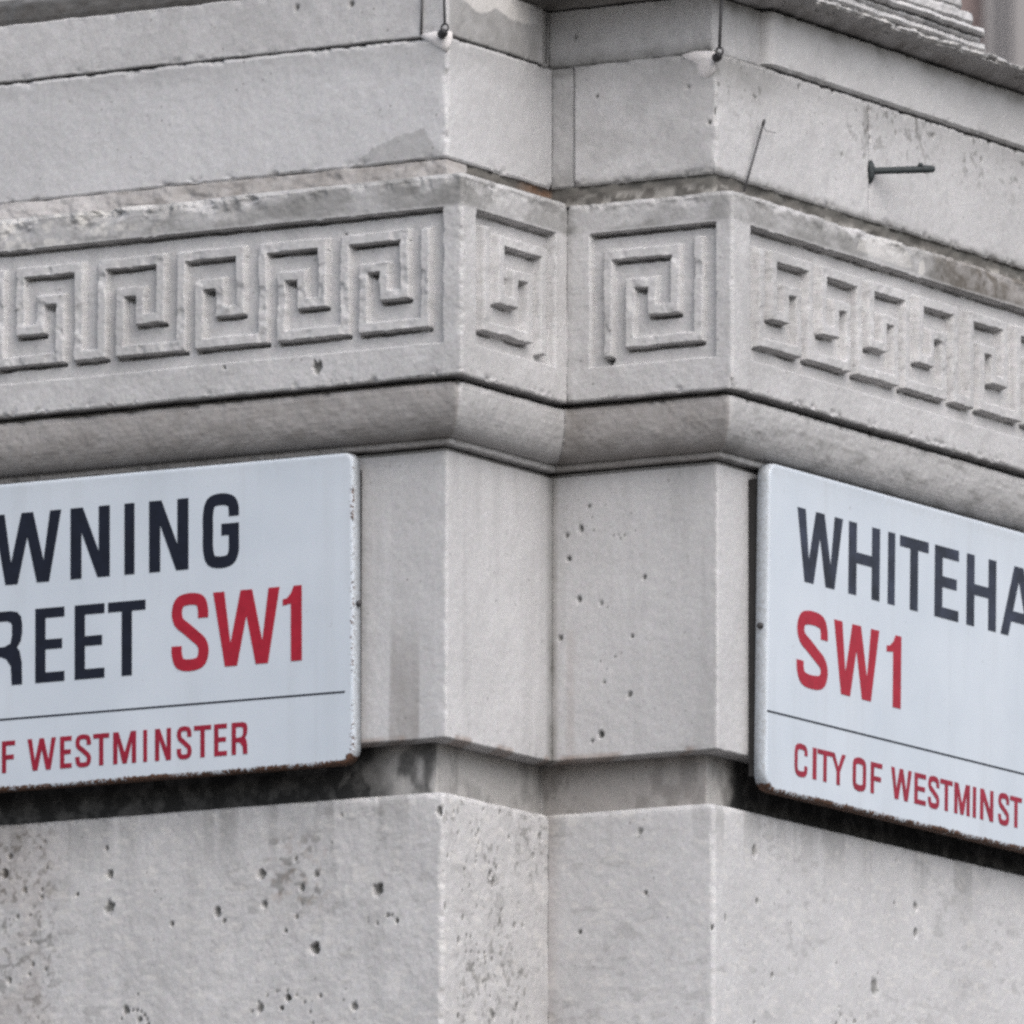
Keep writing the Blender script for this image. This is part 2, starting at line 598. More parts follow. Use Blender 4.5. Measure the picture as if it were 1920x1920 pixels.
def st_band(f, s, z, p):
    o = out3(s.shape)
    n = fbm(p * 40, z * 2.2, 321, 3)
    o[..., 0] += 0.10 * sstep(0.45, 0.65, n) * (f != 3)
    e1 = -0.088 + 0.006 * (z - 4.25)
    st1 = (f == 0) * sstep(e1, e1 + 0.006, s) * (1 - sstep(-0.043, -0.039, s)) * (1 - sstep(4.14, 4.27, z + 0.6 * (s + 0.088)))
    o[..., 0] += 0.30 * st1
    o[..., 2] += 0.10 * st1
    st2 = (f == 2) * (box_w(s, z, 0.022, 0.034, 4.0, 4.235, 0.004) + 0.5 * box_w(s, z, 0.0, 0.010, 4.0, 4.45, 0.006))
    o[..., 2] += 0.15 * st2
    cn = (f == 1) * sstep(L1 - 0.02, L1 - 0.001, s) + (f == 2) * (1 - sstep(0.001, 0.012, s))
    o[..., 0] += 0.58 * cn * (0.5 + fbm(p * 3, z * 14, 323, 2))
    o[..., 0] += 0.12 * (f == 2) * sstep(0.12, 0.2, s)
    o[..., 0] += 0.30 * sstep(4.425, 4.443, z) * fbm(p * 30, z * 30, 324, 2)
    o[..., 2] += 0.45 * sstep(0.55, 0.7, fbm(p * 25, z * 0, 326, 3)) * (1 - sstep(4.066, 4.072, z))
    return o


def st_ovolo(f, s, z, p):
    o = out3(s.shape)
    n = fbm(p * 30, z * 60, 331, 4)
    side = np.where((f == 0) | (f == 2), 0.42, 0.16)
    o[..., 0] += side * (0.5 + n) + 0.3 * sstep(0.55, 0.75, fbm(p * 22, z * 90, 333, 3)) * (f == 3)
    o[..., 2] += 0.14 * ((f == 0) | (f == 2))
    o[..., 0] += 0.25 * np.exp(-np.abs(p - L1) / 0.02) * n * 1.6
    return o


def st_frieze(f, s, z, p):
    o = out3(s.shape)
    n = fbm(p * 20, z * 34, 341, 4)
    cr = sstep(0.52, 0.68, fbm(p * 60, z * 80, 342, 3))
    top = sstep(4.744, 4.752, z)
    o[..., 0] += top * (0.16 + 0.35 * sstep(0.4, 0.65, n))
    o[..., 0] += top * (f == 3) * sstep(0.50, 0.60, s) * (0.42 + 0.35 * cr)
    o[..., 2] += top * (f == 3) * sstep(0.50, 0.60, s) * 0.14
    o[..., 0] += 0.12 * sstep(0.5, 0.65, fbm(p * 12, z * 12, 343, 3))
    o[..., 1] += top * (f == 0) * (1 - sstep(-0.6, -0.3, s)) * cr * 0.45
    # repaired pale ends near the short face, and the rebuilt piece on the right face
    o[..., 1] += (f == 3) * poly_w(s, z, [(0.33, 4.757), (0.34, 4.772), (0.40, 4.785), (0.455, 4.786), (0.478, 4.775), (0.482, 4.757), (0.46, 4.752)]) * 0.22
    o[..., 1] += (f == 3) * poly_w(s, z, [(0.500, 4.750), (0.502, 4.765), (0.512, 4.772), (0.517, 4.760), (0.513, 4.750)]) * 0.45
    o[..., 0] += (f == 2) * (1 - sstep(0.002, 0.012, s)) * 0.2 * (0.5 + n)
    return o


def st_bed(f, s, z, p):
    o = out3(s.shape)
    n = fbm(p * 45, z * 60, 351, 3)
    o[..., 0] += 0.30 + 0.9 * (n - 0.4) + 0.35 * sstep(4.812, 4.821, z)
    o[..., 1] += 0.40 * sstep(0.50, 0.62, fbm(p * 60, z * 90, 352, 3)) * (1 - sstep(4.806, 4.814, z)) * (f >= 2)
    c2 = (f == 1) * sstep(L1 - 0.12, L1 - 0.03, s)
    o[..., 2] += c2 * 0.9 * sstep(0.35, 0.6, n)
    o[..., 0] = o[..., 0] * (1 - 0.55 * c2)
    return o


def st_upper(f, s, z, p):
    o = out3(s.shape)
    n = fbm(p * 11, z * 18, 361, 4)
    o[..., 0] += sstep(4.93, 4.985, z + 0.03 * (n - 0.5)) * (0.10 + 0.22 * n)
    o[..., 0] += 0.30 * (f == 0) * poly_w(s + 0.004 * (fbm(s * 90, z * 90, 362, 2) - 0.5), z, [(-0.175, 4.80), (-0.152, 4.822), (-0.112, 4.845), (-0.075, 4.858), (-0.050, 4.861), (-0.035, 4.866), (-0.028, 4.852), (-0.018, 4.838), (-0.003, 4.826), (0.0, 4.80)])
    o[..., 0] += (f == 2) * 0.14 * sstep(0.45, 0.6, n)
    o[..., 0] += (f == 3) * (1 - sstep(0.08, 0.30, s)) * sstep(4.90, 4.96, z) * (0.10 + 0.25 * n)
    o[..., 0] += (f >= 2) * 0.45 * (1 - sstep(4.826, 4.834, z + 0.008 * (fbm(p * 70, z * 20, 368, 3) - 0.5)))
    o[..., 0] += (f == 3) * sstep(0.56, 0.70, fbm(p * 120, z * 120, 364, 3)) * sstep(0.4, 0.6, fbm(p * 18, z * 18, 367, 2)) * sstep(4.87, 4.95, z) * 0.50
    o[..., 0] += (f == 3) * sstep(0.55, 0.8, s) * sstep(4.90, 4.97, z) * 0.18 * n
    o[..., 0] += (f == 3) * box_w(s, z, 0.395, 0.411, 4.93, 4.975, 0.004) * 0.35
    return o


def st_strip(f, s, z, p):
    o = out3(s.shape)
    n = fbm(p * 30, z * 16, 371, 3)
    o[..., 0] += 0.16 + 0.4 * (n - 0.4)
    o[..., 0] += 0.3 * (1 - sstep(4.83, 4.86, z)) + 0.4 * sstep(4.965, 4.975, z)
    return o


def st_fascia(f, s, z, p):
    o = out3(s.shape)
    n = fbm(p * 24, z * 24, 381, 4)
    o[..., 0] += 0.10 * sstep(0.45, 0.65, n)
    edge = 5.034 + 0.004 * np.sin(s * 60) + 0.010 * (fbm(s * 40, z * 10, 383, 3) - 0.5)
    drk = (f == 1) * (1 - sstep(edge - 0.0015, edge + 0.0015, z)) * sstep(0.0, 0.01, s) * (1 - sstep(0.225, 0.24, s))
    o[..., 0] += drk * (0.34 + 0.3 * (n - 0.4))
    o[..., 1] += (f == 1) * sstep(edge - 0.001, edge + 0.001, z) * (1 - sstep(0.205, 0.213, s)) * 0.40
    o[..., 0] += (f == 2) * 0.5 * (1 - sstep(4.986, 5.010, z + 0.010 * (fbm(p * 60, z * 20, 386, 3) - 0.5)))
    o[..., 0] += (f == 1) * sstep(0.225, 0.24, s) * 0.25
    o[..., 0] += (1 - sstep(4.985, 4.993, z)) * 0.25 * n
    o[..., 0] += (f == 3) * sstep(5.040, 5.062, z + 0.014 * (n - 0.5)) * 0.55 * (0.4 + n)
    o[..., 0] += (f == 3) * (1 - sstep(0.13, 0.14, s)) * 0.10
    o[..., 1] += (f == 3) * sstep(0.135, 0.145, s) * 0.10
    return o


def st_cornice(f, s, z, p):
    o = out3(s.shape)
    n = fbm(p * 50, z * 200, 391, 4)
    o[..., 1] += (f == 3) * sstep(5.069, 5.072, z) * 0.30 * sstep(0.5, 0.65, fbm(p * 80, z * 300, 392, 3))
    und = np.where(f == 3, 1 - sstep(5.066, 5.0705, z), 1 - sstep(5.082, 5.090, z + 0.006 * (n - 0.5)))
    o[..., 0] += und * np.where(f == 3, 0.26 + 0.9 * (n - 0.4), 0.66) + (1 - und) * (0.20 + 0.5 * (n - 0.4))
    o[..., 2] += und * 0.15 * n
    return o


def st_upstone(f, s, z, p):
    o = out3(s.shape)
    n = fbm(p * 40, z * 60, 401, 4)
    o[..., 0] += 0.28 * sstep(0.5, 0.7, n)
    o[..., 1] += 0.15 * sstep(0.45, 0.3, n)
    return o


# ------------------------------------------------------------------ pits seen in the photograph (face, s, z, radius in mm)
add_pits(0, [(-0.662, 3.952, 4.1), (-0.507, 3.918, 5.5), (-0.274, 3.904, 6.9), (-0.27, 3.864, 4.8), (-0.341, 3.859, 6.0), (-0.331, 3.846, 3.4), (-0.213, 3.882, 4.5), (-0.41, 3.847, 3.5), (-0.237, 3.828, 3.0), (-0.221, 3.845, 3.0), (-0.512, 3.954, 3.5), (-0.639, 3.906, 4.1), (-0.557, 3.895, 2.8), (-0.661, 3.787, 3.4)], 0.7)
add_pits(0, [(-0.098, 3.874, 7.6), (-0.193, 3.803, 7.6), (-0.004, 3.968, 6.5), (-0.233, 3.741, 4.8), (-0.243, 3.728, 3.4), (-0.67, 3.929, 5.5)], 1.0)
add_pits(0, [(-0.507, 3.876, 8.5), (-0.276, 3.730, 6.2), (-0.133, 3.723, 6.2), (-0.481, 3.738, 5.2), (-0.459, 3.725, 4.1), (-0.191, 3.898, 4.1), (-0.184, 3.74, 2.8), (-0.222, 3.921, 2.8), (-0.153, 3.973, 2.8)], 0.55)
add_pits(1, [(0.121, 3.9, 5.5), (0.128, 3.89, 6.9), (0.05, 3.871, 2.8), (0.007, 3.846, 4.1), (0.04, 3.804, 4.8), (0.087, 3.854, 3.4), (0.182, 3.84, 4.1), (0.144, 3.985, 3.4), (0.168, 3.954, 3.4), (0.248, 3.963, 5.5), (0.23, 3.937, 4.1), (0.013, 3.912, 3.4), (0.203, 3.843, 2.8), (0.131, 3.717, 4.8), (0.19, 3.737, 3.4), (0.041, 3.707, 4.1), (0.061, 3.813, 3.4), (0.127, 3.998, 3.4)], 0.6)
add_pits(2, [(0.146, 3.883, 3.4), (0.048, 3.838, 3.4), (0.248, 3.832, 4.1)], 0.9)
add_pits(2, [(0.138, 3.964, 5.5)], 0.3)
add_pits(3, [(0.107, 3.943, 6.2), (0.114, 3.878, 3.6), (0.541, 3.919, 5.5), (0.541, 3.882, 6.5), (0.154, 3.785, 3.6), (0.107, 3.718, 3.6)], 1.0)
add_pits(3, [(0.483, 3.917, 3.2), (0.429, 3.8, 12.0), (0.03, 3.848, 4.1)], 0.35)
add_pits(2, [(0.043, 4.368, 5.0), (0.056, 4.396, 2.8), (0.117, 4.143, 4.1), (0.079, 4.162, 2.4), (0.074, 4.266, 3.4), (0.012, 4.225, 4.1), (0.022, 4.36, 3.4)], 0.6)
add_pits(2, [(0.025, 4.329, 3.9), (0.139, 4.296, 3.2), (0.041, 4.274, 4.1), (0.121, 4.22, 2.8), (0.074, 4.093, 4.8), (0.061, 4.086, 2.8)], 1.0)
add_pits(0, [(-0.218, 4.551, 8.3), (-0.36, 4.563, 2.8), (-0.182, 4.724, 2.8)], 0.7)
add_pits(3, [(0.409, 4.972, 5.0), (0.41, 4.946, 4.5), (0.414, 4.934, 4.1), (0.588, 4.965, 4.5), (0.338, 4.9, 2.8), (0.397, 4.906, 2.8), (0.106, 4.939, 2.8), (0.223, 4.972, 4.0), (0.485, 4.952, 3.4), (0.723, 4.953, 4.1)], 0.6)
add_pits(2, [(0.249, 4.905, 3.4), (0.238, 4.89, 3.4), (0.069, 4.941, 2.8), (0.206, 4.94, 3.0), (0.04, 5.025, 3.4)], 0.7)
add_pits(0, [(-0.23, 5.043, 4.1), (-0.146, 5.039, 4.1)], 0.7)
rp = random.Random(3)
for _ in range(16):
    add_pits(0, [(-0.60 - abs(rp.gauss(0, 0.05)), rp.uniform(3.70, 3.97), rp.uniform(1.8, 3.6))], 0.5)
for _ in range(34):
    add_pits(1, [(0.10 + rp.gauss(0, 0.055), rp.uniform(3.68, 3.99), rp.uniform(1.6, 3.4))], 0.5)
for _ in range(10):
    add_pits(2, [(abs(rp.gauss(0.08, 0.04)), rp.uniform(4.08, 4.42), rp.uniform(1.3, 2.2))], 0.6)
for _ in range(5):                      # clusters strung along the bedding
    fc = rp.choice([0, 0, 3, 3, 1])
    cs = {0: rp.uniform(-0.6, -0.05), 1: rp.uniform(0.04, 0.24), 3: rp.uniform(0.05, 0.75)}[fc]
    cz = rp.uniform(3.70, 3.96)
    for _k in range(rp.randint(4, 9)):
        add_pits(fc, [(cs + rp.gauss(0, 0.018), cz + rp.gauss(0, 0.006), rp.uniform(1.4, 3.6))], rp.uniform(0.4, 0.9))
for _ in range(36):
    add_pits(rp.choice([0, 3]), [(rp.uniform(-0.6, 0.0) if rp.random() < .5 else rp.uniform(0.05, 0.8), rp.uniform(3.69, 3.98), rp.uniform(1.3, 2.4))], 0.5)
for a in np.linspace(0.1, 2.6, 9):        # the shallow fossil arcs low on the left
    add_pits(0, [(-0.245 + 0.05 * math.cos(a), 3.70 + 0.05 * math.sin(a), 2.6)], 0.4)
    add_pits(0, [(-0.468 + 0.022 * math.cos(a), 3.716 + 0.022 * math.sin(a), 2.6)], 0.5)

# ------------------------------------------------------------------ the building
bld = thing('stone_building', 'pale weathered stone building corner with a carved key pattern frieze above both street signs', 'building', (float(C1[0]), float(C1[1]), 0.0))
BL, BR = -4.0, 4.0

# lower ashlar, in two stones meeting in the inner corner
prof = [(-0.07, 3.9915), (-0.024, 3.9960), (-0.0175, 3.9950), (-0.0140, 3.9925), (-0.0123, 3.9885), (-0.012, 3.984), (-0.012, 3.55), (-0.07, 3.548)]
prof = prof[::-1]
sweep('ashlar_block', columns(0, BL, 1, L1, 0.0016, 0.0060), prof, 0.0019, M_STONE, bld, seed=1, rough=0.0011, chip=0.0028, edges=(3.55, 3.993), stain=st_low, ends=(True, False))
sweep('ashlar_block', columns(2, 0.0004, 3, BR, 0.0019, 0.0060), prof, 0.0019, M_STONE2, bld, seed=2, rough=0.0008, chip=0.0012, edges=(3.55, 3.993), stain=st_low, ends=(False, True))
# recessed course
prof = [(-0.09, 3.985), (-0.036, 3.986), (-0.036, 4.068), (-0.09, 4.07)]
sweep('recessed_course', columns(0, BL, 3, BR, 0.0030, 0.004), prof, 0.003, M_GRIMY_SHADED, bld, seed=3, rough=0.0014, stain=st_groove)
# plain band behind the signs
prof = [(-0.07, 4.0632), (-0.002, 4.0625), (0.0, 4.0645), (0.0, 4.4365), (-0.007, 4.4375), (-0.007, 4.442), (-0.05, 4.4425)]


def corner_fill(f, s, z, p):
    """the inner corner is never dead sharp"""
    return 0.0035 * np.exp(-np.abs(p - L1) / 0.004)


sweep('plain_band', columns(0, BL, 3, BR, 0.0021, 0.0038), prof, 0.0022, M_STONE2, bld, seed=4, rough=0.0007, chip=0.0010, edges=(4.0635, 4.9), stain=st_band, relief=corner_fill)
# fillet and ovolo
prof = [(-0.05, 4.4445), (0.0085, 4.4438), (0.0105, 4.4455), (0.0105, 4.4505), (0.008, 4.4520)]
ov = []
for k in range(13):
    w = math.radians(-89.99 + 89.99 * k / 12)
    ov.append((0.012 + 0.0325 * math.cos(w) ** 0.85, 4.5105 + 0.0575 * math.sin(w)))
prof += ov + [(0.0425, 4.5180), (0.030, 4.5188), (0.028, 4.5238), (-0.04, 4.5245)]
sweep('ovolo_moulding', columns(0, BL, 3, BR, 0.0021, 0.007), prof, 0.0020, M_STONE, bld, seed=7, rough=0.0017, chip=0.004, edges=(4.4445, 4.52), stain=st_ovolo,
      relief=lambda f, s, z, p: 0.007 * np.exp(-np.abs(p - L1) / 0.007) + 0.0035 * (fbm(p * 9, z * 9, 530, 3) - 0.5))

# the key-pattern frieze ---------------------------------------------------------------
Z1, Z2, Z3, Z4 = 4.7155, 4.6760, 4.6385, 4.5980
PZ0, PZ1 = 4.5695, 4.7455
HV, HH = 0.0070, 0.0072
REC = {0: [], 1: [], 2: [], 3: []}          # raised bars per face: (s0, s1, z0, z1)
PANEL = {}


def bar(f, a, b, jit=0.0):
    (s0, z0), (s1, z1) = a, b
    if abs(s0 - s1) < 1e-9:
        REC[f].append((s0 - HV, s0 + HV, min(z0, z1) - HH, max(z0, z1) + HH))
    else:
        REC[f].append((min(s0, s1) - HV, max(s0, s1) + HV, z0 - HH, z0 + HH))


def chain(f, pts, c, sg, sc):
    w = [(c + sg * sc * x, z) for x, z in pts]
    for a, b in zip(w[:-1], w[1:]):
        bar(f, a, b)


UNIT = [(-0.044, Z4), (-0.044, Z1), (0.0465, Z1), (0.0465, Z3), (0.0155, Z3), (0.0155, Z2), (-0.0155, Z2), (-0.0155, Z4)]


def running(f, dots, sg, sc, centre):
    """units counted from the middle of the panel outwards; sg mirrors them"""
    k = len(dots)
    for i, c in enumerate(dots):
        pts = list(UNIT)
        if i < k - 1:
            nxt = (dots[i + 1] - c) * sg / sc - 0.044
            pts += [(nxt, Z4)]
        else:
            pts += [(0.078, Z4), (0.078, Z1 - 0.001)]
        chain(f, pts, c, sg, sc)
    bar(f, (dots[0] - sg * sc * 0.044, Z4), (centre, Z4))


# left face: four units each side of the U in the middle
dA = [-0.507, -0.3846, -0.2598, -0.1351]
cA = -0.569
running(0, dA, 1, 1.0, cA)
running(0, [2 * cA - q for q in dA], -1, 1.0, cA)
PANEL[0] = (2 * cA + 0.0292, -0.0292)
# right face
dB = [0.558, 0.4246, 0.2956, 0.1626]
cB = 0.6263
running(3, dB, -1, 1.054, cB)
running(3, [2 * cB - q for q in dB], 1, 1.054, cB)
PANEL[3] = (0.0476, 2 * cB - 0.0476)
# single double-spiral keys on the short faces
SP = [(0.0603, 4.588), (0.0603, Z1), (0.1610, Z1), (0.1610, Z3), (0.1265, Z3), (0.1265, Z2), (0.0930, Z2), (0.0930, Z4), (0.1960, Z4), (0.1960, Z1 + 0.007)]
for a, b in zip(SP[:-1], SP[1:]):
    bar(2, a, b)
PANEL[2] = (0.0345, 0.2232)
w = [(0.2385 - (x - 0.0345) * 1.072, z) for x, z in SP]
for a, b in zip(w[:-1], w[1:]):
    bar(1, a, b)
PANEL[1] = (0.0362, 0.2385)


HOLES = {0: [(q, Z2 - 0.0105) for q in dA + [2 * cA - v_ for v_ in dA]], 1: [(0.1295, Z2 - 0.0105), (w[0][0], 4.577)],
         2: [(0.1095, Z2 - 0.0105), (0.0603, 4.577)], 3: [(q, Z2 - 0.0105) for q in dB + [2 * cB - v_ for v_ in dB]]}
CUT_H = 0.0058       # the carver's undercut below each level bar


def key_relief(f, s, z, p):
    sj = s + 0.0013 * (fbm(p * 60, z * 60, 501, 3) - 0.5) * 2
    zj = z + 0.0013 * (fbm(p * 60, z * 60, 502, 3) - 0.5) * 2
    e = np.zeros(s.shape)
    for k in range(4):
        mk = (f == k)
        if not mk.any():
            continue
        a, b = PANEL[k]
        cols_ = np.where(mk[0])[0]
        sl = slice(cols_[0], cols_[-1] + 1)
        ss, zz, pp = sj[:, sl], zj[:, sl], p[:, sl]
        pin = np.minimum(np.minimum(ss - a, b - ss), np.minimum(zz - PZ0, PZ1 - zz))
        panel = sstep(-0.0007, 0.0009, pin)
        dist = np.full(ss.shape, 1.0)
        cut = np.zeros(ss.shape)
        for (x0, x1, y0, y1) in REC[k]:
            j = np.where((ss[0] > x0 - 0.01) & (ss[0] < x1 + 0.01))[0]
            if not len(j):
                continue
            js = slice(j[0], j[-1] + 1)
            q = np.maximum(np.maximum(x0 - ss[:, js], ss[:, js] - x1), np.maximum(y0 - zz[:, js], zz[:, js] - y1))
            dist[:, js] = np.minimum(dist[:, js], q)
            if y1 - y0 < 0.016 or x1 - x0 < 0.016:
                g = ((ss[:, js] > x0) & (ss[:, js] < x1)).astype(float)
                g = g * sstep(y0 - CUT_H, y0 - CUT_H * 0.35, zz[:, js]) * (zz[:, js] <= y0 + 0.0004)
                cut[:, js] = np.maximum(cut[:, js], g)
        cut = np.maximum(cut, ((ss > a) & (ss < b)) * sstep(PZ1 - CUT_H, PZ1 - CUT_H * 0.35, zz))
        soft = 0.0009 + 0.0012 * sstep(0.5, 0.75, fbm(pp * 25, zz * 25, 503, 2)) - (0.0002 if k in (1, 3) else 0)
        ridge = 1 - sstep(-soft, soft, dist)
        wear = 0.0010 + (0.0014 if k in (1, 3) else 0.0026) * sstep(0.52, 0.75, fbm(pp * 35, zz * 35, 504, 3))
        deep = 0.0110 if k in (0, 2) else 0.0130
        deep = deep * (0.85 + 0.3 * fbm(pp * 12, zz * 12, 505, 2))
        gap = sstep(0.30, 0.52, fbm(pp * 48, zz * 30, 508, 2))          # where the undercut is worn or filled
        cdepth = (0.0075 if k in (1, 3) else 0.016) * (0.45 + 1.1 * fbm(pp * 16, zz * 10, 507, 2)) * ((0.25 + 0.75 * gap) if k in (1, 3) else (0.6 + 0.4 * gap))
        for (hs, hz) in HOLES[k]:
            cut = np.maximum(cut, 1.5 * (1 - sstep(0.0030, 0.0052, np.hypot(ss - hs, zz - hz))))
        e[:, sl] = panel * (-(deep + cdepth * cut) * (1 - ridge) - wear * ridge)
    # the broken, lumpy top edge
    top = sstep(4.752, 4.787, z)
    e = e - 0.010 * top * np.clip(fbm(p * 22, z * 30, 506, 4) - 0.48, 0, 1) * 2.2 * np.where((f == 0) & (s < -0.25), 1.7, 1.0)
    return e


SPL = []
lab_pool = None
order = sorted(dA + [2 * cA - q for q in dA])
lo = PANEL[0][0]
for i, c in enumerate(order):
    hi = PANEL[0][1] if i == len(order) - 1 else (order[i] + order[i + 1]) / 2 + (0.001 if c >= cA else 0.0)
    if c > cA and i < len(order) - 1:
        hi = c + 0.0635
    elif c < cA and i < 3:
        hi = order[i + 1] - 0.0635
    SPL.append(('meander_key', 0, lo, hi, PZ0, PZ1, None))
    lo = hi
prof = [(0.0, 4.5262), (0.0515, 4.5258), (0.053, 4.5285), (0.053, 4.748), (0.0545, 4.784), (0.050, 4.7900), (-0.03, 4.7905)]
SB1 = [('meander_key', 1, PANEL[1][0], PANEL[1][1], PZ0, PZ1, None)]
sweep('frieze_block', columns(0, BL, 1, L1, 0.00125, 0.0048), prof, 0.00125, M_STONE, bld, seed=8, rough=0.0009, chip=0.0030, zj=0.0014, edges=(4.527, 4.784), relief=key_relief, stain=st_frieze, splits=SPL + SB1, ends=(True, False))
prof = [(0.0, 4.5262), (0.0515, 4.5258), (0.053, 4.5285), (0.053, 4.748), (0.0545, 4.781), (0.050, 4.7865), (-0.03, 4.789)]
SPL = [('meander_key', 2, PANEL[2][0], PANEL[2][1], PZ0, PZ1, None)]
order = sorted(dB + [2 * cB - q for q in dB])
lo = PANEL[3][0]
for i, c in enumerate(order):
    if i == len(order) - 1:
        hi = PANEL[3][1]
    elif c > cB:
        hi = c + 0.067
    elif i < 3:
        hi = order[i + 1] - 0.067
    else:
        hi = cB
    SPL.append(('meander_key', 3, lo, hi, PZ0, PZ1, None))
    lo = hi
sweep('frieze_block', columns(2, 0.0006, 3, BR, 0.0013, 0.0048), prof, 0.00125, M_STONE, bld, seed=9, rough=0.0009, chip=0.0034, zj=0.0016, edges=(4.527, 4.784), relief=key_relief, stain=st_frieze, splits=SPL, ends=(False, True))

# dirty raked joint above the frieze, and the rough mortar fillet on the left
prof = [(-0.06, 4.780), (-0.013, 4.781), (-0.010, 4.8225), (-0.06, 4.826)]
sweep('mortar_joint', columns(0, BL, 3, BR, 0.004, 0.004), prof, 0.004, M_MORTAR, bld, seed=10, rough=0.003, stain=st_bed,
      relief=lambda f, s, z, p: 0.012 * (fbm(p * 34, z * 70, 531, 4) - 0.45) * (f >= 1))


def fillet_relief(f, s, z, p):
    return 0.006 * (fbm(p * 30, z * 60, 511, 4) - 0.5) * 2


prof = [(-0.03, 4.783), (0.020, 4.786), (0.014, 4.800), (0.004, 4.8195), (-0.012, 4.823)]
sweep('mortar_fillet', columns(0, BL, 0, -0.006, 0.0025, 0.004), prof, 0.0025, M_STONE, bld, seed=11, rough=0.003, zj=0.003, edges=(4.7, 4.8255), relief=fillet_relief,
      stain=lambda f, s, z, p: np.stack([(0.46 + 0.5 * (fbm(p * 40, z * 60, 512, 3) - 0.4)) * (0.35 + 0.65 * sstep(-0.56, -0.50, s)), 0 * s, 0.14 + 0 * s], -1))

# upper plain course: stones with vertical joints
prof = [(-0.06, 4.8235), (-0.006, 4.8225), (-0.004, 4.8255), (-0.004, 4.979), (-0.007, 4.9835), (-0.06, 4.985)]
sweep('upper_stone', columns(0, BL, 1, L1, 0.0024, 0.0045), prof, 0.0024, M_STONE2, bld, seed=12, rough=0.0009, chip=0.0045, zj=0.0018, edges=(4.823, 4.9835), stain=st_upper, ends=(True, False))
prof_s = [(d - (0.0035 if d > -0.05 else 0), z) for d, z in prof]
sweep('corner_filling', columns(2, 0.0005, 2, 0.0340, 0.0024, 0.0025), prof_s, 0.0024, M_STONE, bld, seed=13, rough=0.0016, stain=st_strip)
sweep('upper_stone', columns(2, 0.0345, 3, 0.4095, 0.0022, 0.0040), prof, 0.0022, M_STONE, bld, seed=14, rough=0.0010, chip=0.0045, zj=0.0018, edges=(4.823, 4.9835), stain=st_upper)
sweep('upper_stone', columns(3, 0.4112, 3, BR, 0.0022, 0.0040), prof, 0.0024, M_STONE, bld, seed=15, rough=0.0009, chip=0.0045, zj=0.0018, edges=(4.823, 4.9835), stain=st_upper)

# fascia course
prof = [(-0.07, 4.9862), (-0.018, 4.9858), (-0.016, 4.9890), (-0.016, 5.0605), (-0.018, 5.0625), (-0.07, 5.0630)]
profA = [(-0.07, 4.9862), (-0.0065, 4.9862), (-0.0050, 4.9880), (-0.0050, 5.0605), (-0.0070, 5.0625), (-0.07, 5.0630)]
sweep('fascia_stone', columns(0, BL, 1, 0.2455, 0.0026, 0.0025), profA, 0.0026, M_STONE, bld, seed=16, rough=0.0009, chip=0.0030, zj=0.0014, edges=(4.987, 5.062), stain=st_fascia)
sweep('fascia_stone', columns(1, 0.2465, 1, L1, 0.0026, 0.0025), prof, 0.0026, M_STONE, bld, seed=17, rough=0.0009, edges=(4.987, 5.062), stain=st_fascia, ends=(True, False))
sweep('fascia_stone', columns(2, 0.0004, 3, 0.1395, 0.0026, 0.0025), prof, 0.0026, M_STONE, bld, seed=18, rough=0.0009, chip=0.0030, zj=0.0014, edges=(4.987, 5.062), stain=st_fascia, ends=(True, True))
profB = [(-0.07, 4.9880), (-0.004, 4.9868), (0.000, 4.9905), (0.001, 5.0590), (-0.004, 5.0625), (-0.07, 5.0630)]


def fas_relief(f, s, z, p):
    r = 0.016
    t = np.clip((0.141 + r - s) / r, 0, 1)
    return -(1 - np.sqrt(np.clip(1 - t * t, 0, 1))) * 0.018


sweep('fascia_stone', columns(3, 0.141, 3, BR, 0.0024, 0.0025), profB, 0.0024, M_STONE2, bld, seed=19, rough=0.0010, chip=0.0030, zj=0.0014, edges=(4.987, 5.062), relief=fas_relief, stain=st_fascia)

# cornice
prof = [(-0.06, 5.0652), (-0.018, 5.0648), (-0.012, 5.0700), (-0.005, 5.0800), (0.001, 5.0880), (0.005, 5.0930), (0.006, 5.128), (-0.02, 5.132)]
sweep('cornice_stone', columns(0, BL, 2, L2 - 0.0005, 0.0040, 0.004), prof, 0.004, M_STONE, bld, seed=20, rough=0.0040, zj=0.0012, edges=(5.0648, 5.3), stain=st_cornice, skirt=0.2)
prof = [(-0.06, 5.0652), (-0.004, 5.0648), (0.026, 5.0660), (0.036, 5.0690), (0.050, 5.0715), (0.056, 5.0750), (0.053, 5.0800), (-0.3, 5.0840)]
def ledge_relief(f, s, z, p):
    lump = fbm(p * 26, z * 120, 521, 4)
    return 0.020 * (lump - 0.52) * sstep(5.0655, 5.070, z) - 0.014 * np.clip(fbm(p * 60, z * 200, 522, 3) - 0.58, 0, 1) * 4


sweep('cornice_stone', columns(3, 0.0, 3, BR, 0.0026, 0.004), prof, 0.0018, M_STONE, bld, seed=21, relief=ledge_relief, rough=0.0048, zj=0.0022, edges=(5.066, 5.080), stain=st_cornice)


def slab(name, s_end, z0, z1, d, seed, slant=0.0):
    pf = [(-0.30, z0), (d - 0.004, z0 + 0.0006), (d, z0 + 0.004), (d - 0.001, z1 - 0.004), (d - 0.004, z1), (-0.30, z1 + 0.0005)]
    return sweep(name, columns(3, -0.06, 3, s_end, 0.003, 0.004), pf, 0.003, M_STONE, bld, seed=seed, rough=0.0042, zj=0.0024, edges=(z0 + .0006, z1), stain=st_upstone, skirt=0.35)


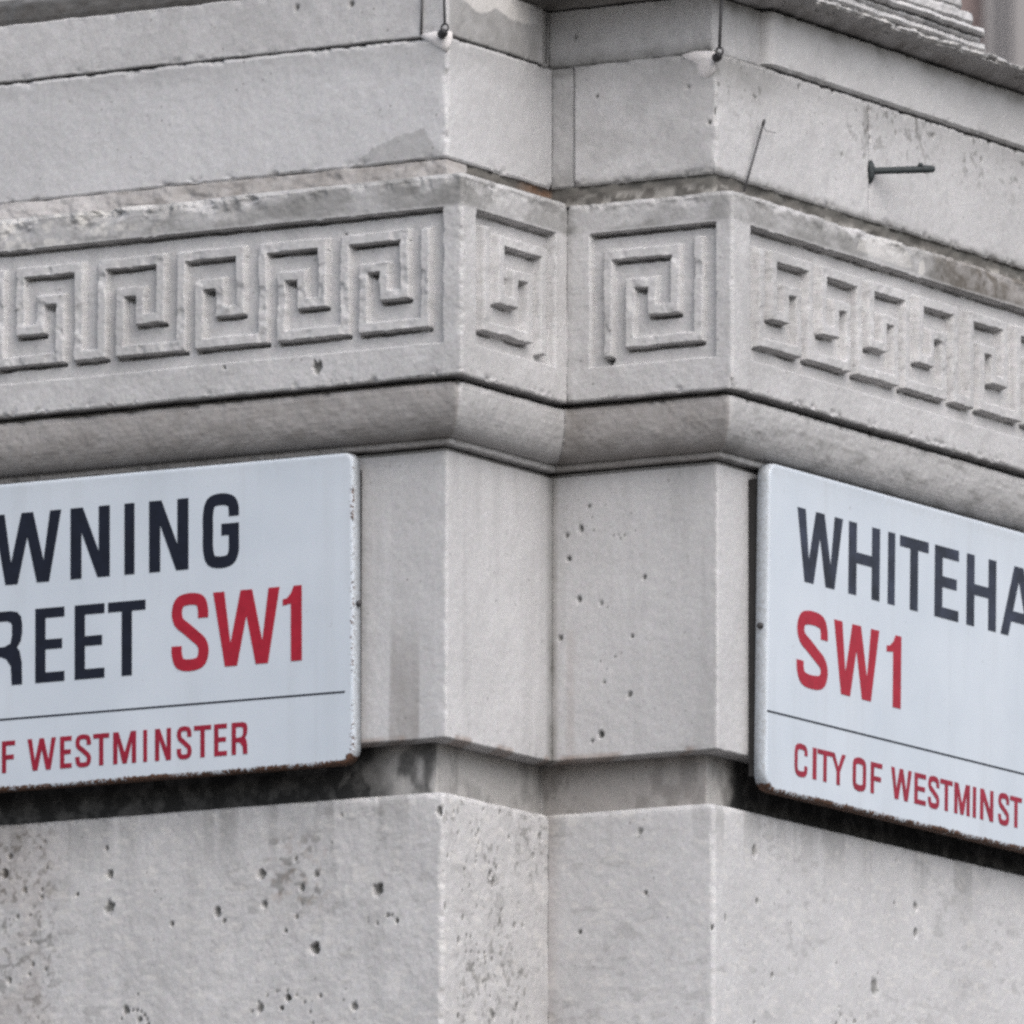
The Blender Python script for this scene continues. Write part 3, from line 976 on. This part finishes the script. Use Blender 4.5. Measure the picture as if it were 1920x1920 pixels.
slab('parapet_stone', 0.690, 5.0815, 5.0925, 0.050, 30)
slab('parapet_stone', 0.676, 5.0930, 5.1015, 0.049, 31)
slab('parapet_stone', 0.684, 5.1020, 5.1120, 0.057, 32)
slab('parapet_stone', 0.652, 5.1128, 5.1300, 0.052, 33)
slab('parapet_stone', 0.625, 5.1310, 5.1900, 0.047, 34)

# plain masonry beyond the picture, above and below, and the solid core behind the facing stones
box('wall_core', 0, -6.0, -0.10, 0.0, 5.06, -0.9, -0.085, M_STONE, bld)
box('wall_core', 3, 0.10, 6.0, 0.0, 5.06, -0.9, -0.085, M_STONE, bld)
box('wall_core', 2, -0.8, 0.15, 0.0, 5.06, -0.9, -0.095, M_STONE, bld)
sweep('plinth_wall', columns(0, BL, 3, BR, 0.03, 0.004), [(-0.09, 0.0), (-0.0125, 0.001), (-0.0125, 3.5462), (-0.09, 3.5470)], 0.05, M_STONE, bld, seed=25, rough=0.0008)
box('parapet_wall', 0, -6.0, -0.001, 5.134, 6.2, -0.24, -0.001, M_STONE, bld)
box('parapet_wall', 3, 0.001, 0.60, 5.192, 6.2, -0.6, 0.035, M_STONE, bld)

# pale plaster round the two anchor bolts
for (f, s, z, pts) in ((0, -0.012, 4.981, [(-0.030, 0.008), (-0.012, 0.010), (0.004, 0.010), (0.018, 0.008), (0.022, 0.001), (0.018, -0.010), (0.010, -0.017), (0.000, -0.017), (-0.010, -0.010), (-0.022, -0.003)]),
                       (2, 0.240, 4.972, [(-0.042, 0.012), (-0.020, 0.014), (0.000, 0.013), (0.0085, 0.010), (0.0085, -0.018), (-0.004, -0.024), (-0.018, -0.018), (-0.028, -0.004), (-0.038, 0.004)])):
    d = -0.004 + 0.0022
    cen = P(f, s, z, d + 0.0012)
    C, u, n = BASE[f]
    V, k = [cen], len(pts)
    lim = {0: 0.0, 2: L2}[f]
    for dd, sc_ in ((d + 0.0010, 0.82), (d - 0.004, 1.0)):
        for (a, b) in pts:
            wob = 1 + 0.16 * math.sin(a * 900 + b * 500) + 0.10 * math.sin(a * 2300 - b * 1700)
            sa = s + a * sc_ * wob
            over = max(0.0, sa - lim)                    # wraps round the arris
            q = P(f, min(sa, lim), z + b * sc_ * wob, dd)
            if over:
                q = q + (nB * 0.0018) + uB * over
            V.append(q)
    Fc = [(0, 1 + i, 1 + (i + 1) % k) for i in range(k)] + [(1 + i, 1 + k + i, 1 + k + (i + 1) % k, 1 + (i + 1) % k) for i in range(k)]
    Fc = [tuple(reversed(q)) for q in Fc]
    link_mesh('plaster_patch', V, Fc, M_PLASTER, bld, smooth=True)

# ------------------------------------------------------------------ lettering
def offset_stroke(pts, hw, closed=False):
    n = len(pts)
    L, Rr = [], []
    for i, (x, y) in enumerate(pts):
        if closed:
            p0, p1 = pts[i - 1], pts[(i + 1) % n]
        else:
            p0, p1 = pts[max(i - 1, 0)], pts[min(i + 1, n - 1)]
        a = np.array([x - p0[0], y - p0[1]])
        b = np.array([p1[0] - x, p1[1] - y])
        if np.hypot(*a) < 1e-9:
            a = b
        if np.hypot(*b) < 1e-9:
            b = a
        a = a / np.hypot(*a)
        b = b / np.hypot(*b)
        t = a + b
        t = t / np.hypot(*t)
        nrm = np.array([-t[1], t[0]])
        k = hw / max(0.35, nrm @ np.array([-b[1], b[0]]))
        L.append((x + nrm[0] * k, y + nrm[1] * k))
        Rr.append((x - nrm[0] * k, y - nrm[1] * k))
    return L, Rr


def catmull(pts, sub=6, closed=False):
    n = len(pts)
    out = []
    rngi = range(n) if closed else range(n - 1)
    for i in rngi:
        p0 = pts[i - 1] if (i > 0 or closed) else pts[0]
        p1, p2 = pts[i], pts[(i + 1) % n]
        p3 = pts[(i + 2) % n] if (i + 2 < n or closed) else pts[-1]
        for k in range(sub):
            t = k / sub
            out.append(tuple(0.5 * ((2 * p1[j]) + (-p0[j] + p2[j]) * t + (2 * p0[j] - 5 * p1[j] + 4 * p2[j] - p3[j]) * t * t + (-p0[j] + 3 * p1[j] - 3 * p2[j] + p3[j]) * t ** 3) for j in (0, 1)))
    if not closed:
        out.append(pts[-1])
    return out


def glyph(ch, w, h, v, q):
    """outline loops [outer, hole...] of a condensed sans capital; v, q = upright and level stroke widths"""
    if ch == 'I':
        return [[(0, 0), (w, 0), (w, h), (0, h)]]
    if ch == 'L':
        return [[(0, 0), (w, 0), (w, q), (v, q), (v, h), (0, h)]]
    if ch == 'T':
        a = (w - v) / 2
        return [[(a, 0), (a + v, 0), (a + v, h - q), (w, h - q), (w, h), (0, h), (0, h - q), (a, h - q)]]
    if ch == 'E':
        m = h * 0.51
        return [[(0, 0), (w, 0), (w, q), (v, q), (v, m - q / 2), (w * 0.92, m - q / 2), (w * 0.92, m + q / 2), (v, m + q / 2), (v, h - q), (w, h - q), (w, h), (0, h)]]
    if ch == 'F':
        m = h * 0.49
        return [[(0, 0), (v, 0), (v, m - q / 2), (w * 0.9, m - q / 2), (w * 0.9, m + q / 2), (v, m + q / 2), (v, h - q), (w, h - q), (w, h), (0, h)]]
    if ch == 'H':
        m = h * 0.52
        return [[(0, 0), (v, 0), (v, m - q / 2), (w - v, m - q / 2), (w - v, 0), (w, 0), (w, h), (w - v, h), (w - v, m + q / 2), (v, m + q / 2), (v, h), (0, h)]]
    if ch == 'N':
        k = v * 1.12
        return [[(0, 0), (v, 0), (v, h * 0.66), (w - k, 0), (w, 0), (w, h), (w - v, h), (w - v, h * 0.36), (k, h), (0, h)]]
    if ch == 'M':
        k = v * 0.5
        return [[(0, 0), (v, 0), (v, h * 0.70), (w / 2 - k, 0), (w / 2 + k, 0), (w - v, h * 0.70), (w - v, 0), (w, 0), (w, h), (w - v * 1.25, h), (w / 2, h * 0.34), (v * 1.25, h), (0, h)]]
    if ch == 'W':
        a = v * 1.02
        c0, c1 = w * 0.26, w * 0.74
        return [[(c0 - a / 2, 0), (c0 + a / 2 + v * .1, 0), (w / 2, h * 0.66), (c1 - a / 2 - v * .1, 0), (c1 + a / 2, 0), (w, h), (w - a, h), (c1, h * 0.30), (w / 2 + a * 0.52, h), (w / 2 - a * 0.52, h), (c0, h * 0.30), (a, h), (0, h)]]
    if ch == 'Y':
        a = (w - v) / 2
        return [[(a, 0), (a + v, 0), (a + v, h * 0.42), (w, h), (w - v * 1.08, h), (w / 2, h * 0.56), (v * 1.08, h), (0, h), (a, h * 0.42)]]
    if ch == 'A':
        a, y0, y1 = v * 1.02, h * 0.21, h * 0.21 + q
        xi = lambda y: a + (w / 2 - a) * (y / (h * 0.80))
        return [[(0, 0), (a, 0), (xi(y0), y0), (w - xi(y0), y0), (w - a, 0), (w, 0), (w / 2 + v * 0.60, h), (w / 2 - v * 0.60, h)],
                [(xi(y1), y1), (w - xi(y1), y1), (w / 2, h * 0.80)]]
    if ch == '1':
        return [[(w - v, 0), (w, 0), (w, h), (w - v * 0.72, h), (w - v * 1.0, h * 0.90), (w * 0.22, h * 0.84), (0, h * 0.83), (0, h * 0.745), (w - v, h * 0.765)]]
    if ch == 'D':
        o = [(0, 0), (w * 0.55, 0)] + [(w * 0.55 + w * 0.45 * math.sin(t), h * 0.2 - h * 0.2 * math.cos(t)) for t in np.linspace(0.2, math.pi / 2, 6)] + \
            [(w * 0.55 + w * 0.45 * math.cos(t), h * 0.8 + h * 0.2 * math.sin(t)) for t in np.linspace(0, math.pi / 2, 7)] + [(0, h)]
        iw = w - v
        i_ = [(v, q), (w * 0.5, q)] + [(w * 0.5 + (iw - w * 0.5) * math.sin(t), q + h * 0.15 - h * 0.15 * math.cos(t)) for t in np.linspace(0.2, math.pi / 2, 6)] + \
             [(w * 0.5 + (iw - w * 0.5) * math.cos(t), h - q - h * 0.15 + h * 0.15 * math.sin(t)) for t in np.linspace(0, math.pi / 2, 7)] + [(v, h - q)]
        return [o, i_]
    if ch == 'R':
        ym = h * 0.455
        o = [(0, 0), (v, 0), (v, ym - q / 2), (w * 0.42, ym - q / 2), (w * 0.56, ym - q * 0.75), (w - v * 1.12, ym - q * 1.5), (w - v * 1.02, 0), (w, 0),
             (w * 0.99, ym - q * 1.2), (w * 0.93, ym - q * 0.05), (w * 0.86, ym + q * 0.35), (w * 0.96, ym + q * 0.95), (w, ym + q * 1.8), (w, h * 0.82), (w * 0.965, h * 0.92), (w * 0.86, h * 0.98), (w * 0.68, h), (0, h)]
        i_ = [(v, ym + q / 2), (w * 0.5, ym + q / 2), (w - v * 1.15, ym + q * 0.8), (w - v, ym + q * 1.6), (w - v, h * 0.81), (w - v * 1.1, h - q * 1.2), (w * 0.58, h - q), (v, h - q)]
        return [o, i_]
    cw, chh = w - v, h - q
    nrm = lambda L_: [(v / 2 + x * cw, q / 2 + y * chh) for x, y in L_]
    if ch == 'O':
        base = nrm([(1, .5), (1, .72), (.93, .93), (.5, 1), (.07, .93), (0, .72), (0, .5), (0, .28), (.07, .07), (.5, 0), (.93, .07), (1, .28)])
        L_, R_ = offset_stroke(catmull(base, 5, True), v / 2 * 0.97, True)
        return [R_, L_]
    if ch == 'C':
        base = nrm([(1, .69), (.985, .86), (.86, .965), (.5, 1), (.12, .955), (0, .76), (0, .5), (0, .24), (.12, .045), (.5, 0), (.86, .035), (.985, .14), (1, .32)])
        L_, R_ = offset_stroke(catmull(base, 5), (v + q) / 4)
        return [L_ + R_[::-1]]
    if ch == 'G':
        base = nrm([(1, .72), (.985, .87), (.86, .965), (.5, 1), (.12, .955), (0, .76), (0, .5), (0, .24), (.12, .045), (.5, 0), (.86, .035), (.99, .16), (1, .30)])
        cc = catmull(base, 5) + nrm([(1, .515), (.52, .515)])
        L_, R_ = offset_stroke(cc, (v + q) / 4)
        return [L_ + R_[::-1]]
    if ch == 'S':
        base = nrm([(.985, .70), (.975, .84), (.86, .965), (.5, 1.0), (.13, .96), (.01, .81), (.09, .66), (.36, .555), (.66, .44), (.92, .33), (1.0, .19), (.88, .04), (.5, 0), (.13, .035), (.01, .17), (.0, .30)])
        L_, R_ = offset_stroke(catmull(base, 5), (v + q) / 4)
        return [L_ + R_[::-1]]
    raise ValueError(ch)


def build_sign(face, u0, u1, z0, z1, d0, tilt, radii, rows_, rule_z, rule, label, grime, seed):
    C, u, n = BASE[face]
    zb = 4.03
    nrm = n - tilt * np.array([0, 0, 1.0])
    nrm = nrm / np.linalg.norm(nrm)

    def W(su, z, o=0.0):                       # su along the wall, z height, o out of the enamel face
        q = C + u * su + n * (d0 + tilt * (z - zb)) + nrm * o
        return np.array([q[0], q[1], z + nrm[2] * o])
    base = W((u0 + u1) / 2, z0, -0.018)
    sg = thing('street_sign', label, 'street sign', base, 'enamel street name signs')
    # outline, resampled
    loop = []
    corners = [(u0, z0, math.pi, radii[0]), (u1, z0, 1.5 * math.pi, radii[1]), (u1, z1, 0.0, radii[2]), (u0, z1, 0.5 * math.pi, radii[3])]
    for (cx, cz, a0, r) in corners:
        ox = cx + (r if cx == u0 else -r)
        oz = cz + (r if cz == z0 else -r)
        for k in range(9):
            a = a0 + math.pi / 2 * k / 8
            loop.append((ox + r * math.cos(a), oz + r * math.sin(a)))
    pts = []
    for i, (x, y) in enumerate(loop):
        x2, y2 = loop[(i + 1) % len(loop)]
        k = max(1, int(math.hypot(x2 - x, y2 - y) / 0.003))
        for t in range(k):
            pts.append((x + (x2 - x) * t / k, y + (y2 - y) * t / k))
    pts = np.array(pts)
    nx = np.roll(pts, -1, 0) - np.roll(pts, 1, 0)
    nx /= np.linalg.norm(nx, axis=1)[:, None]
    inn = np.stack([-nx[:, 1], nx[:, 0]], -1)
    K = len(pts)
    V, S4 = [], []
    rings = [(0.0000, -0.0175, 0.60), (0.0000, -0.0045, 0.5), (0.0006, -0.0022, 0.45), (0.0020, -0.0007, 0.42), (0.0042, 0.0, 0.40), (0.0062, 0.0, 0.30), (0.0085, 0.0, 0.12), (0.0108, 0.0, 0.0)]
    for (ins, o, ru) in rings:
        pp = pts + inn * ins
        for i in range(K):
            x, y = pp[i]
            V.append(W(x, y, o))
            nn = float(fbm(np.array(x * 70), np.array(y * 70), seed, 3))
            nb = float(fbm(np.array(x * 22), np.array(y * 22), seed + 5, 2))
            low = 1.0 if pts[i, 1] < z0 + 0.01 else 0.0
            side = 1.0 if abs(pts[i, 0] - (u1 if face == 0 else u0)) < 0.008 else 0.0
            R_ = 0.0
            if o > -0.003:
                R_ = ru * (0.50 + 0.95 * nn) * (1.60 * low + side * (0.92 if face == 0 else 0.5) + 0.5 * (1 - low) * (1 - side)) * (0.62 + 0.75 * nb)
                if low and ru < 0.35:
                    R_ *= 0.75
            else:
                R_ = 0.25 * (1 + low) * nn * 1.2 + 0.55 * low
            G_ = 0.0 if o > -0.001 else 0.75
            if o >= -0.001 and pts[i, 1] > z1 - 0.01:
                G_ = 0.30 * grime
            S4.append((R_, G_, 0, 1))
    Fc = []
    for r in range(len(rings) - 1):
        for i in range(K):
            j = (i + 1) % K
            Fc.append((r * K + i, r * K + j, (r + 1) * K + j, (r + 1) * K + i))
    b0 = len(V)
    last = (len(rings) - 1) * K
    # inner panel: a grid strip fan keeps the top grime soft
    mu, mz = (u0 + u1) / 2, (z0 + z1) / 2
    for sc_ in (0.96, 0.90, 0.80, 0.5):          # even rings inward, carrying a soft veil of dirt at the top
        for i in range(K):
            x, y = pts[i] + inn[i] * 0.0108
            x, y = mu + (x - mu) * sc_, mz + (y - mz) * sc_
            V.append(W(x, y, 0.0))
            S4.append((0, 0.16 * grime * float(sstep(z1 - 0.06, z1 - 0.01, y)), 0, 1))
    for r in range(4):
        for i in range(K):
            j = (i + 1) % K
            a_ = last + r * K
            Fc.append((a_ + i, a_ + j, a_ + K + j, a_ + K + i))
    last += 4 * K
    V.append(W(mu, mz, 0.0))
    S4.append((0, 0, 0, 1))
    for i in range(K):
        Fc.append((last + i, last + (i + 1) % K, len(V) - 1))
    Fc.append(tuple(reversed(range(K))))
    pan = link_mesh('enamel_panel', V, Fc, M_ENAMEL, sg, stain=S4, smooth=False)
    for p_ in pan.data.polygons:
        if len(p_.vertices) == 4:
            p_.use_smooth = True

    def prism(name, loops, su, z, mat, par, th=0.0006, x0=0.0):
        flat, off = [], []
        for L_ in loops:
            off.append(len(flat))
            flat += L_
        tri_ = tessellate_polygon([[Vector((x, y, 0)) for x, y in L_] for L_ in loops])
        nV = len(flat)
        VV = [W(su + x, z + y, th) for x, y in flat] + [W(su + x, z + y, -0.0003) for x, y in flat]
        FF = []
        for t in tri_:
            a, b, c = t
            ar = (flat[b][0] - flat[a][0]) * (flat[c][1] - flat[a][1]) - (flat[b][1] - flat[a][1]) * (flat[c][0] - flat[a][0])
            if abs(ar) < 1e-14:
                continue
            FF.append((a, b, c) if ar > 0 else (a, c, b))
        for li, L_ in enumerate(loops):
            k = len(L_)
            for i in range(k):
                a, b = off[li] + i, off[li] + (i + 1) % k
                FF.append((a, a + nV, b + nV, b))
        return link_mesh(name, VV, FF, mat, par, origin=W(su, z, 0))
    for (zz0, zz1, mat, v, q, items) in rows_:
        for (ch, a, b) in items:
            over = 0.0015 if ch in 'SCOG' and (zz1 - zz0) > 0.06 else (0.0006 if ch in 'SCOG' else 0)
            lp = glyph(ch, b - a, zz1 - zz0 + 2 * over, v, q)
            prism('letter' if ch != '1' else 'numeral', lp, a, zz0 - over, mat, sg)
    prism('divider_line', [[(0, -0.0012), (rule[1] - rule[0], -0.0012), (rule[1] - rule[0], 0.0012), (0, 0.0012)]], rule[0], rule_z, M_NAVY, sg, 0.0005)
    # near-black strips added as shade in the gap, and the fixing screws
    for sx in ((u1 - 0.0205 if face == 0 else u0 + 0.0210), (u0 + u1) / 2, (u0 + 0.06 if face == 0 else u1 - 0.06)):
        a, b = sx - 0.015, sx + 0.015
        V = []
        for (x, y) in ((a, z0 + 0.02), (b, z0 + 0.02), (b, z1 - 0.02), (a, z1 - 0.02)):
            V.append(W(x, y, -0.0172))
        for (x, y) in ((a, z0 + 0.02), (b, z0 + 0.02), (b, z1 - 0.02), (a, z1 - 0.02)):
            q = C + u * x + n * 0.0012
            V.append(np.array([q[0], q[1], y]))
        link_mesh('gap_shade_strip', V, [(0, 1, 2, 3), (7, 6, 5, 4), (0, 4, 5, 1), (1, 5, 6, 2), (2, 6, 7, 3), (3, 7, 4, 0)], M_GAP_SHADE, sg)
    xe = (u1 + 0.0005) if face == 0 else (u0 - 0.0005)
    zc = 4.243 if face == 0 else 4.232
    sgn = 1 if face == 0 else -1
    tube('fixing_screw', [W(xe - sgn * 0.006, zc, -0.010), W(xe + sgn * 0.0035, zc, -0.010), W(xe + sgn * 0.005, zc, -0.010)], [0.0042, 0.0042, 0.0025], M_IRON, sg, seg=10)
    return sg


rA1 = [('D', -0.8265, -0.766), ('O', -0.7515, -0.6895), ('W', -0.6749, -0.5696), ('N', -0.555, -0.4945), ('I', -0.4716, -0.4564), ('N', -0.4336, -0.3734), ('G', -0.3517, -0.2954)]
rA2 = [('S', -0.8265, -0.769), ('T', -0.7605, -0.7025), ('R', -0.6860, -0.6301), ('E', -0.6095, -0.5645), ('E', -0.5484, -0.5026), ('T', -0.4969, -0.4393)]
rA3 = [('S', -0.3997, -0.342), ('W', -0.3355, -0.2342), ('1', -0.2294, -0.2006)]
rA4 = [('C', -0.8265, -0.8035), ('I', -0.7925, -0.7865), ('T', -0.7800, -0.7565), ('Y', -0.7520, -0.7265), ('O', -0.6955, -0.6705), ('F', -0.6611, -0.6408), ('W', -0.6213, -0.5775), ('E', -0.5709, -0.5531), ('S', -0.5472, -0.5231), ('T', -0.5196, -0.4952), ('M', -0.4889, -0.4538), ('I', -0.4426, -0.4369), ('N', -0.4246, -0.4003), ('S', -0.3912, -0.3686), ('T', -0.3649, -0.3388), ('E', -0.3341, -0.3147), ('R', -0.3073, -0.2835)]
build_sign(0, -0.905, -0.1225, 4.0335, 4.4405, 0.028, 0.012, (0.020, 0.021, 0.014, 0.018),
           [(4.3055, 4.3993, M_NAVY, 0.0168, 0.0140, rA1), (4.1725, 4.2705, M_NAVY, 0.0156, 0.0130, rA2), (4.1735, 4.2720, M_RED, 0.0165, 0.0145, rA3), (4.0570, 4.0990, M_RED2, 0.0064, 0.0062, rA4)],
           4.1278, (-0.900, -0.1355), 'white enamel street sign reading DOWNING STREET SW1, mounted on the left wall', 0.6, 71)
rB1 = [('W', 0.1497, 0.2712), ('H', 0.2879, 0.372), ('I', 0.3945, 0.4134), ('T', 0.4268, 0.5051), ('E', 0.5228, 0.5888), ('H', 0.6114, 0.6933), ('A', 0.7068, 0.8075), ('L', 0.8245, 0.8850), ('L', 0.9035, 0.9640)]
rB2 = [('S', 0.1505, 0.2365), ('W', 0.2508, 0.3726), ('1', 0.3936, 0.4329)]
rB3 = [('C', 0.1493, 0.1842), ('I', 0.1979, 0.2079), ('T', 0.2107, 0.2507), ('Y', 0.2464, 0.2860), ('O', 0.3052, 0.3413), ('F', 0.3538, 0.3847), ('W', 0.4093, 0.4650), ('E', 0.473, 0.5042), ('S', 0.51, 0.5419), ('T', 0.5438, 0.5777), ('M', 0.5829, 0.6256), ('I', 0.6342, 0.6430), ('N', 0.6547, 0.6913), ('S', 0.7046, 0.7362), ('T', 0.7382, 0.7712), ('E', 0.782, 0.813), ('R', 0.823, 0.857)]
build_sign(3, 0.0745, 1.045, 4.0165, 4.4475, 0.030, 0.014, (0.026, 0.020, 0.018, 0.020),
           [(4.3020, 4.3980, M_NAVY2, 0.0212, 0.0145, rB1), (4.1660, 4.2625, M_RED, 0.0215, 0.0150, rB2), (4.0450, 4.0865, M_RED2, 0.0088, 0.0064, rB3)],
           4.1200, (0.0765, 1.040), 'white enamel street sign reading WHITEHALL SW1, standing off the right wall', 1.0, 83)

# ------------------------------------------------------------------ wires, anchors, spike and stub
def wire(pts, r, label, cat='wire', name='wire', mat=M_WIRE, group='thin dark wires over the cornice'):
    org = pts[0]
    o = tube(name, pts, r, mat, None, origin=org, seg=8)
    o['label'] = label
    o['category'] = cat
    if group:
        o['group'] = group
    return o


def anchor(f, s, z, d, label):
    base = P(f, s, z, d)
    C, u, n = BASE[f]
    nr = NN / np.linalg.norm(NN)
    t = thing('anchor_bolt', label, 'bolt', base, 'anchor bolts in pale plaster')
    tube('bolt_head', [base - nr * 0.004, base + nr * 0.004, base + nr * 0.0062], [0.0062, 0.0062, 0.0038], M_IRON, t, seg=14)
    tube('bolt_shank', [base + nr * 0.006, base + nr * 0.014], 0.0030, M_IRON, t, seg=10)
    ring = [base + nr * 0.012 + np.array([0, 0, 0.0055]) + (uA * math.cos(a) + np.array([0, 0, 1]) * math.sin(a)) * 0.0052 for a in np.linspace(0, 2 * math.pi, 15)]
    tube('eye_ring', ring, 0.0014, M_IRON, t, seg=6)
    return base + nr * 0.012 + np.array([0, 0, 0.011])


e1 = anchor(0, -0.0105, 4.9855, 0.003, 'dark anchor bolt in pale plaster on the left outer corner of the wall')
e2 = anchor(3, -0.003, 4.9735, 0.003, 'dark anchor bolt in pale plaster on the right outer corner, nearer the corroded metal stub')
wire([e1, P(0, -0.0115, 5.031, 0.010), P(0, -0.0118, 5.064, 0.012)], 0.0017, 'thin dark wire rising from the bolt on the left outer corner')
wire([P(0, -0.0405, 4.9885, -0.003), P(0, -0.0400, 5.02, -0.002), P(0, -0.0395, 5.064, -0.001)], 0.0017, 'thin dark wire on the top course just left of the left bolt')
wire([P(1, L1 - 0.016, 4.988, -0.003), P(1, L1 - 0.016, 5.02, -0.002), P(1, L1 - 0.015, 5.064, -0.002)], 0.0010, 'thin dark wire in the inner corner of the top course')
wire([e2, P(3, 0.000, 5.03, 0.012), P(3, 0.002, 5.066, 0.013)], 0.0023, 'thicker dark wire rising from the bolt on the right outer corner')
b0 = P(3, 0.073, 4.812, 0.0)
t0 = P(3, 0.116, 4.902, 0.006)
sp = thing('steel_spike', 'thin leaning metal spike standing in the joint on the right wall', 'spike', b0)
tube('spike_rod', [b0 - (t0 - b0) * 0.05, (b0 + t0) / 2, t0], [0.0014, 0.0015, 0.0017], M_WIRE, sp, seg=8)
tube('spike_tip', [t0, t0 + (t0 - b0) * 0.05, t0 + (t0 - b0) * 0.09], [0.0023, 0.0024, 0.0008], M_IRON, sp, seg=8)
tube('tie_wire', [t0, t0 + uB * 0.012 + np.array([0, 0, -0.006]) - nB * 0.002, t0 + uB * 0.045 + np.array([0, 0, -0.003]) - nB * 0.006], 0.0005, M_WIRE, sp, seg=6)

C, u, n = BASE[3]
j0 = P(3, 0.4105, 4.889, -0.004)
ax = None
dirp = (uA * 0.80 + uB * 0.30) * 0.1
stub = thing('metal_stub', 'dark corroded metal stub sticking out of the vertical joint on the right wall', 'metal stub', j0)
end = j0 + uA * 0.068 + uB * 0.058 + np.array([0, 0, 0.006])
pp = [j0 + (end - j0) * t for t in (-0.05, 0.02, 0.3, 0.6, 0.80, 0.86, 0.92, 0.97, 1.0)]
tube('stub_bar', pp, [0.0050, 0.0048, 0.0046, 0.0049, 0.0048, 0.0055, 0.0050, 0.0047, 0.0026], M_GREEN, stub, seg=12)
wp = [j0 + np.array([0, 0, 0.014]) + nB * 0.002, j0 + np.array([0, 0, 0.006]) + nB * 0.003, j0 + np.array([0, 0, -0.006]) + nB * 0.003, j0 + np.array([0, 0, -0.016]) + nB * 0.002]
tube('stub_plate', wp, [0.0026, 0.0054, 0.0054, 0.0022], M_GREEN, stub, seg=10)
tube('stub_knob', [j0 + (end - j0) * 0.78 + np.array([0, 0, 0.004]), j0 + (end - j0) * 0.79 + np.array([0, 0, 0.0085])], [0.0045, 0.003], M_GREEN, stub, seg=10)

# ------------------------------------------------------------------ ground and the building beyond
M_ASPH = flat_mat('asphalt', (0.055, 0.055, 0.056), 0.9, scale=8, spec=0.2)
M_PAVE = flat_mat('paving', (0.11, 0.105, 0.10), 0.85, scale=3, spec=0.2)


def struct_quad(name, x0, x1, y0, y1, z, mat, th=0.0):
    V = [(x0, y0, z), (x1, y0, z), (x1, y1, z), (x0, y1, z)]
    Fc = [(0, 1, 2, 3)]
    if th:
        V += [(x, y, z - th) for x, y, _ in V]
        Fc += [(0, 4, 5, 1), (1, 5, 6, 2), (2, 6, 7, 3), (3, 7, 4, 0)]
    o = link_mesh(name, V, Fc, mat)
    o['kind'] = 'structure'
    return o


struct_quad('road', -900, 900, -900, 900, -0.12, M_ASPH)
struct_quad('pavement', -14, 14, 11.5, 60, 0.0, M_PAVE, 0.14)

M_BROWN = flat_mat('brown_render', (0.215, 0.165, 0.155), 0.9, scale=1.5, var=0.10)
M_GREY = flat_mat('grey_render', (0.235, 0.222, 0.220), 0.9, scale=1.5, var=0.08)
M_DARK = flat_mat('dark_pipe', (0.055, 0.052, 0.055), 0.6)
far = thing('rendered_building', 'distant brown and grey rendered building seen past the broken parapet at top right', 'building', (2.0, 30.0, 0.0))


def abox(name, x0, x1, y0, y1, z0, z1, mat, par):
    V = [(x, y, z) for z in (z0, z1) for x, y in ((x0, y0), (x1, y0), (x1, y1), (x0, y1))]
    return link_mesh(name, V, [(0, 3, 2, 1), (4, 5, 6, 7), (0, 1, 5, 4), (1, 2, 6, 5), (2, 3, 7, 6), (3, 0, 4, 7)], mat, par)


abox('wall', -4.0, 9.0, 30.0, 38.0, 0.0, 13.0, M_BROWN, far)
abox('pilaster', 1.035, 1.075, 29.93, 29.999, 0.0, 13.0, M_GREY, far)
abox('pilaster', 1.075, 2.6, 29.90, 29.999, 0.0, 13.0, M_GREY, far)
tube('drainpipe', [(1.083, 29.86, 0.0), (1.083, 29.86, 6.0), (1.115, 29.86, 13.0)], 0.006, M_DARK, far, seg=10)
abox('roof_coping', -4.1, 9.1, 29.8, 38.1, 13.002, 13.25, M_GREY, far)

for o in bpy.data.objects:
    if '_o' in o:
        del o['_o']
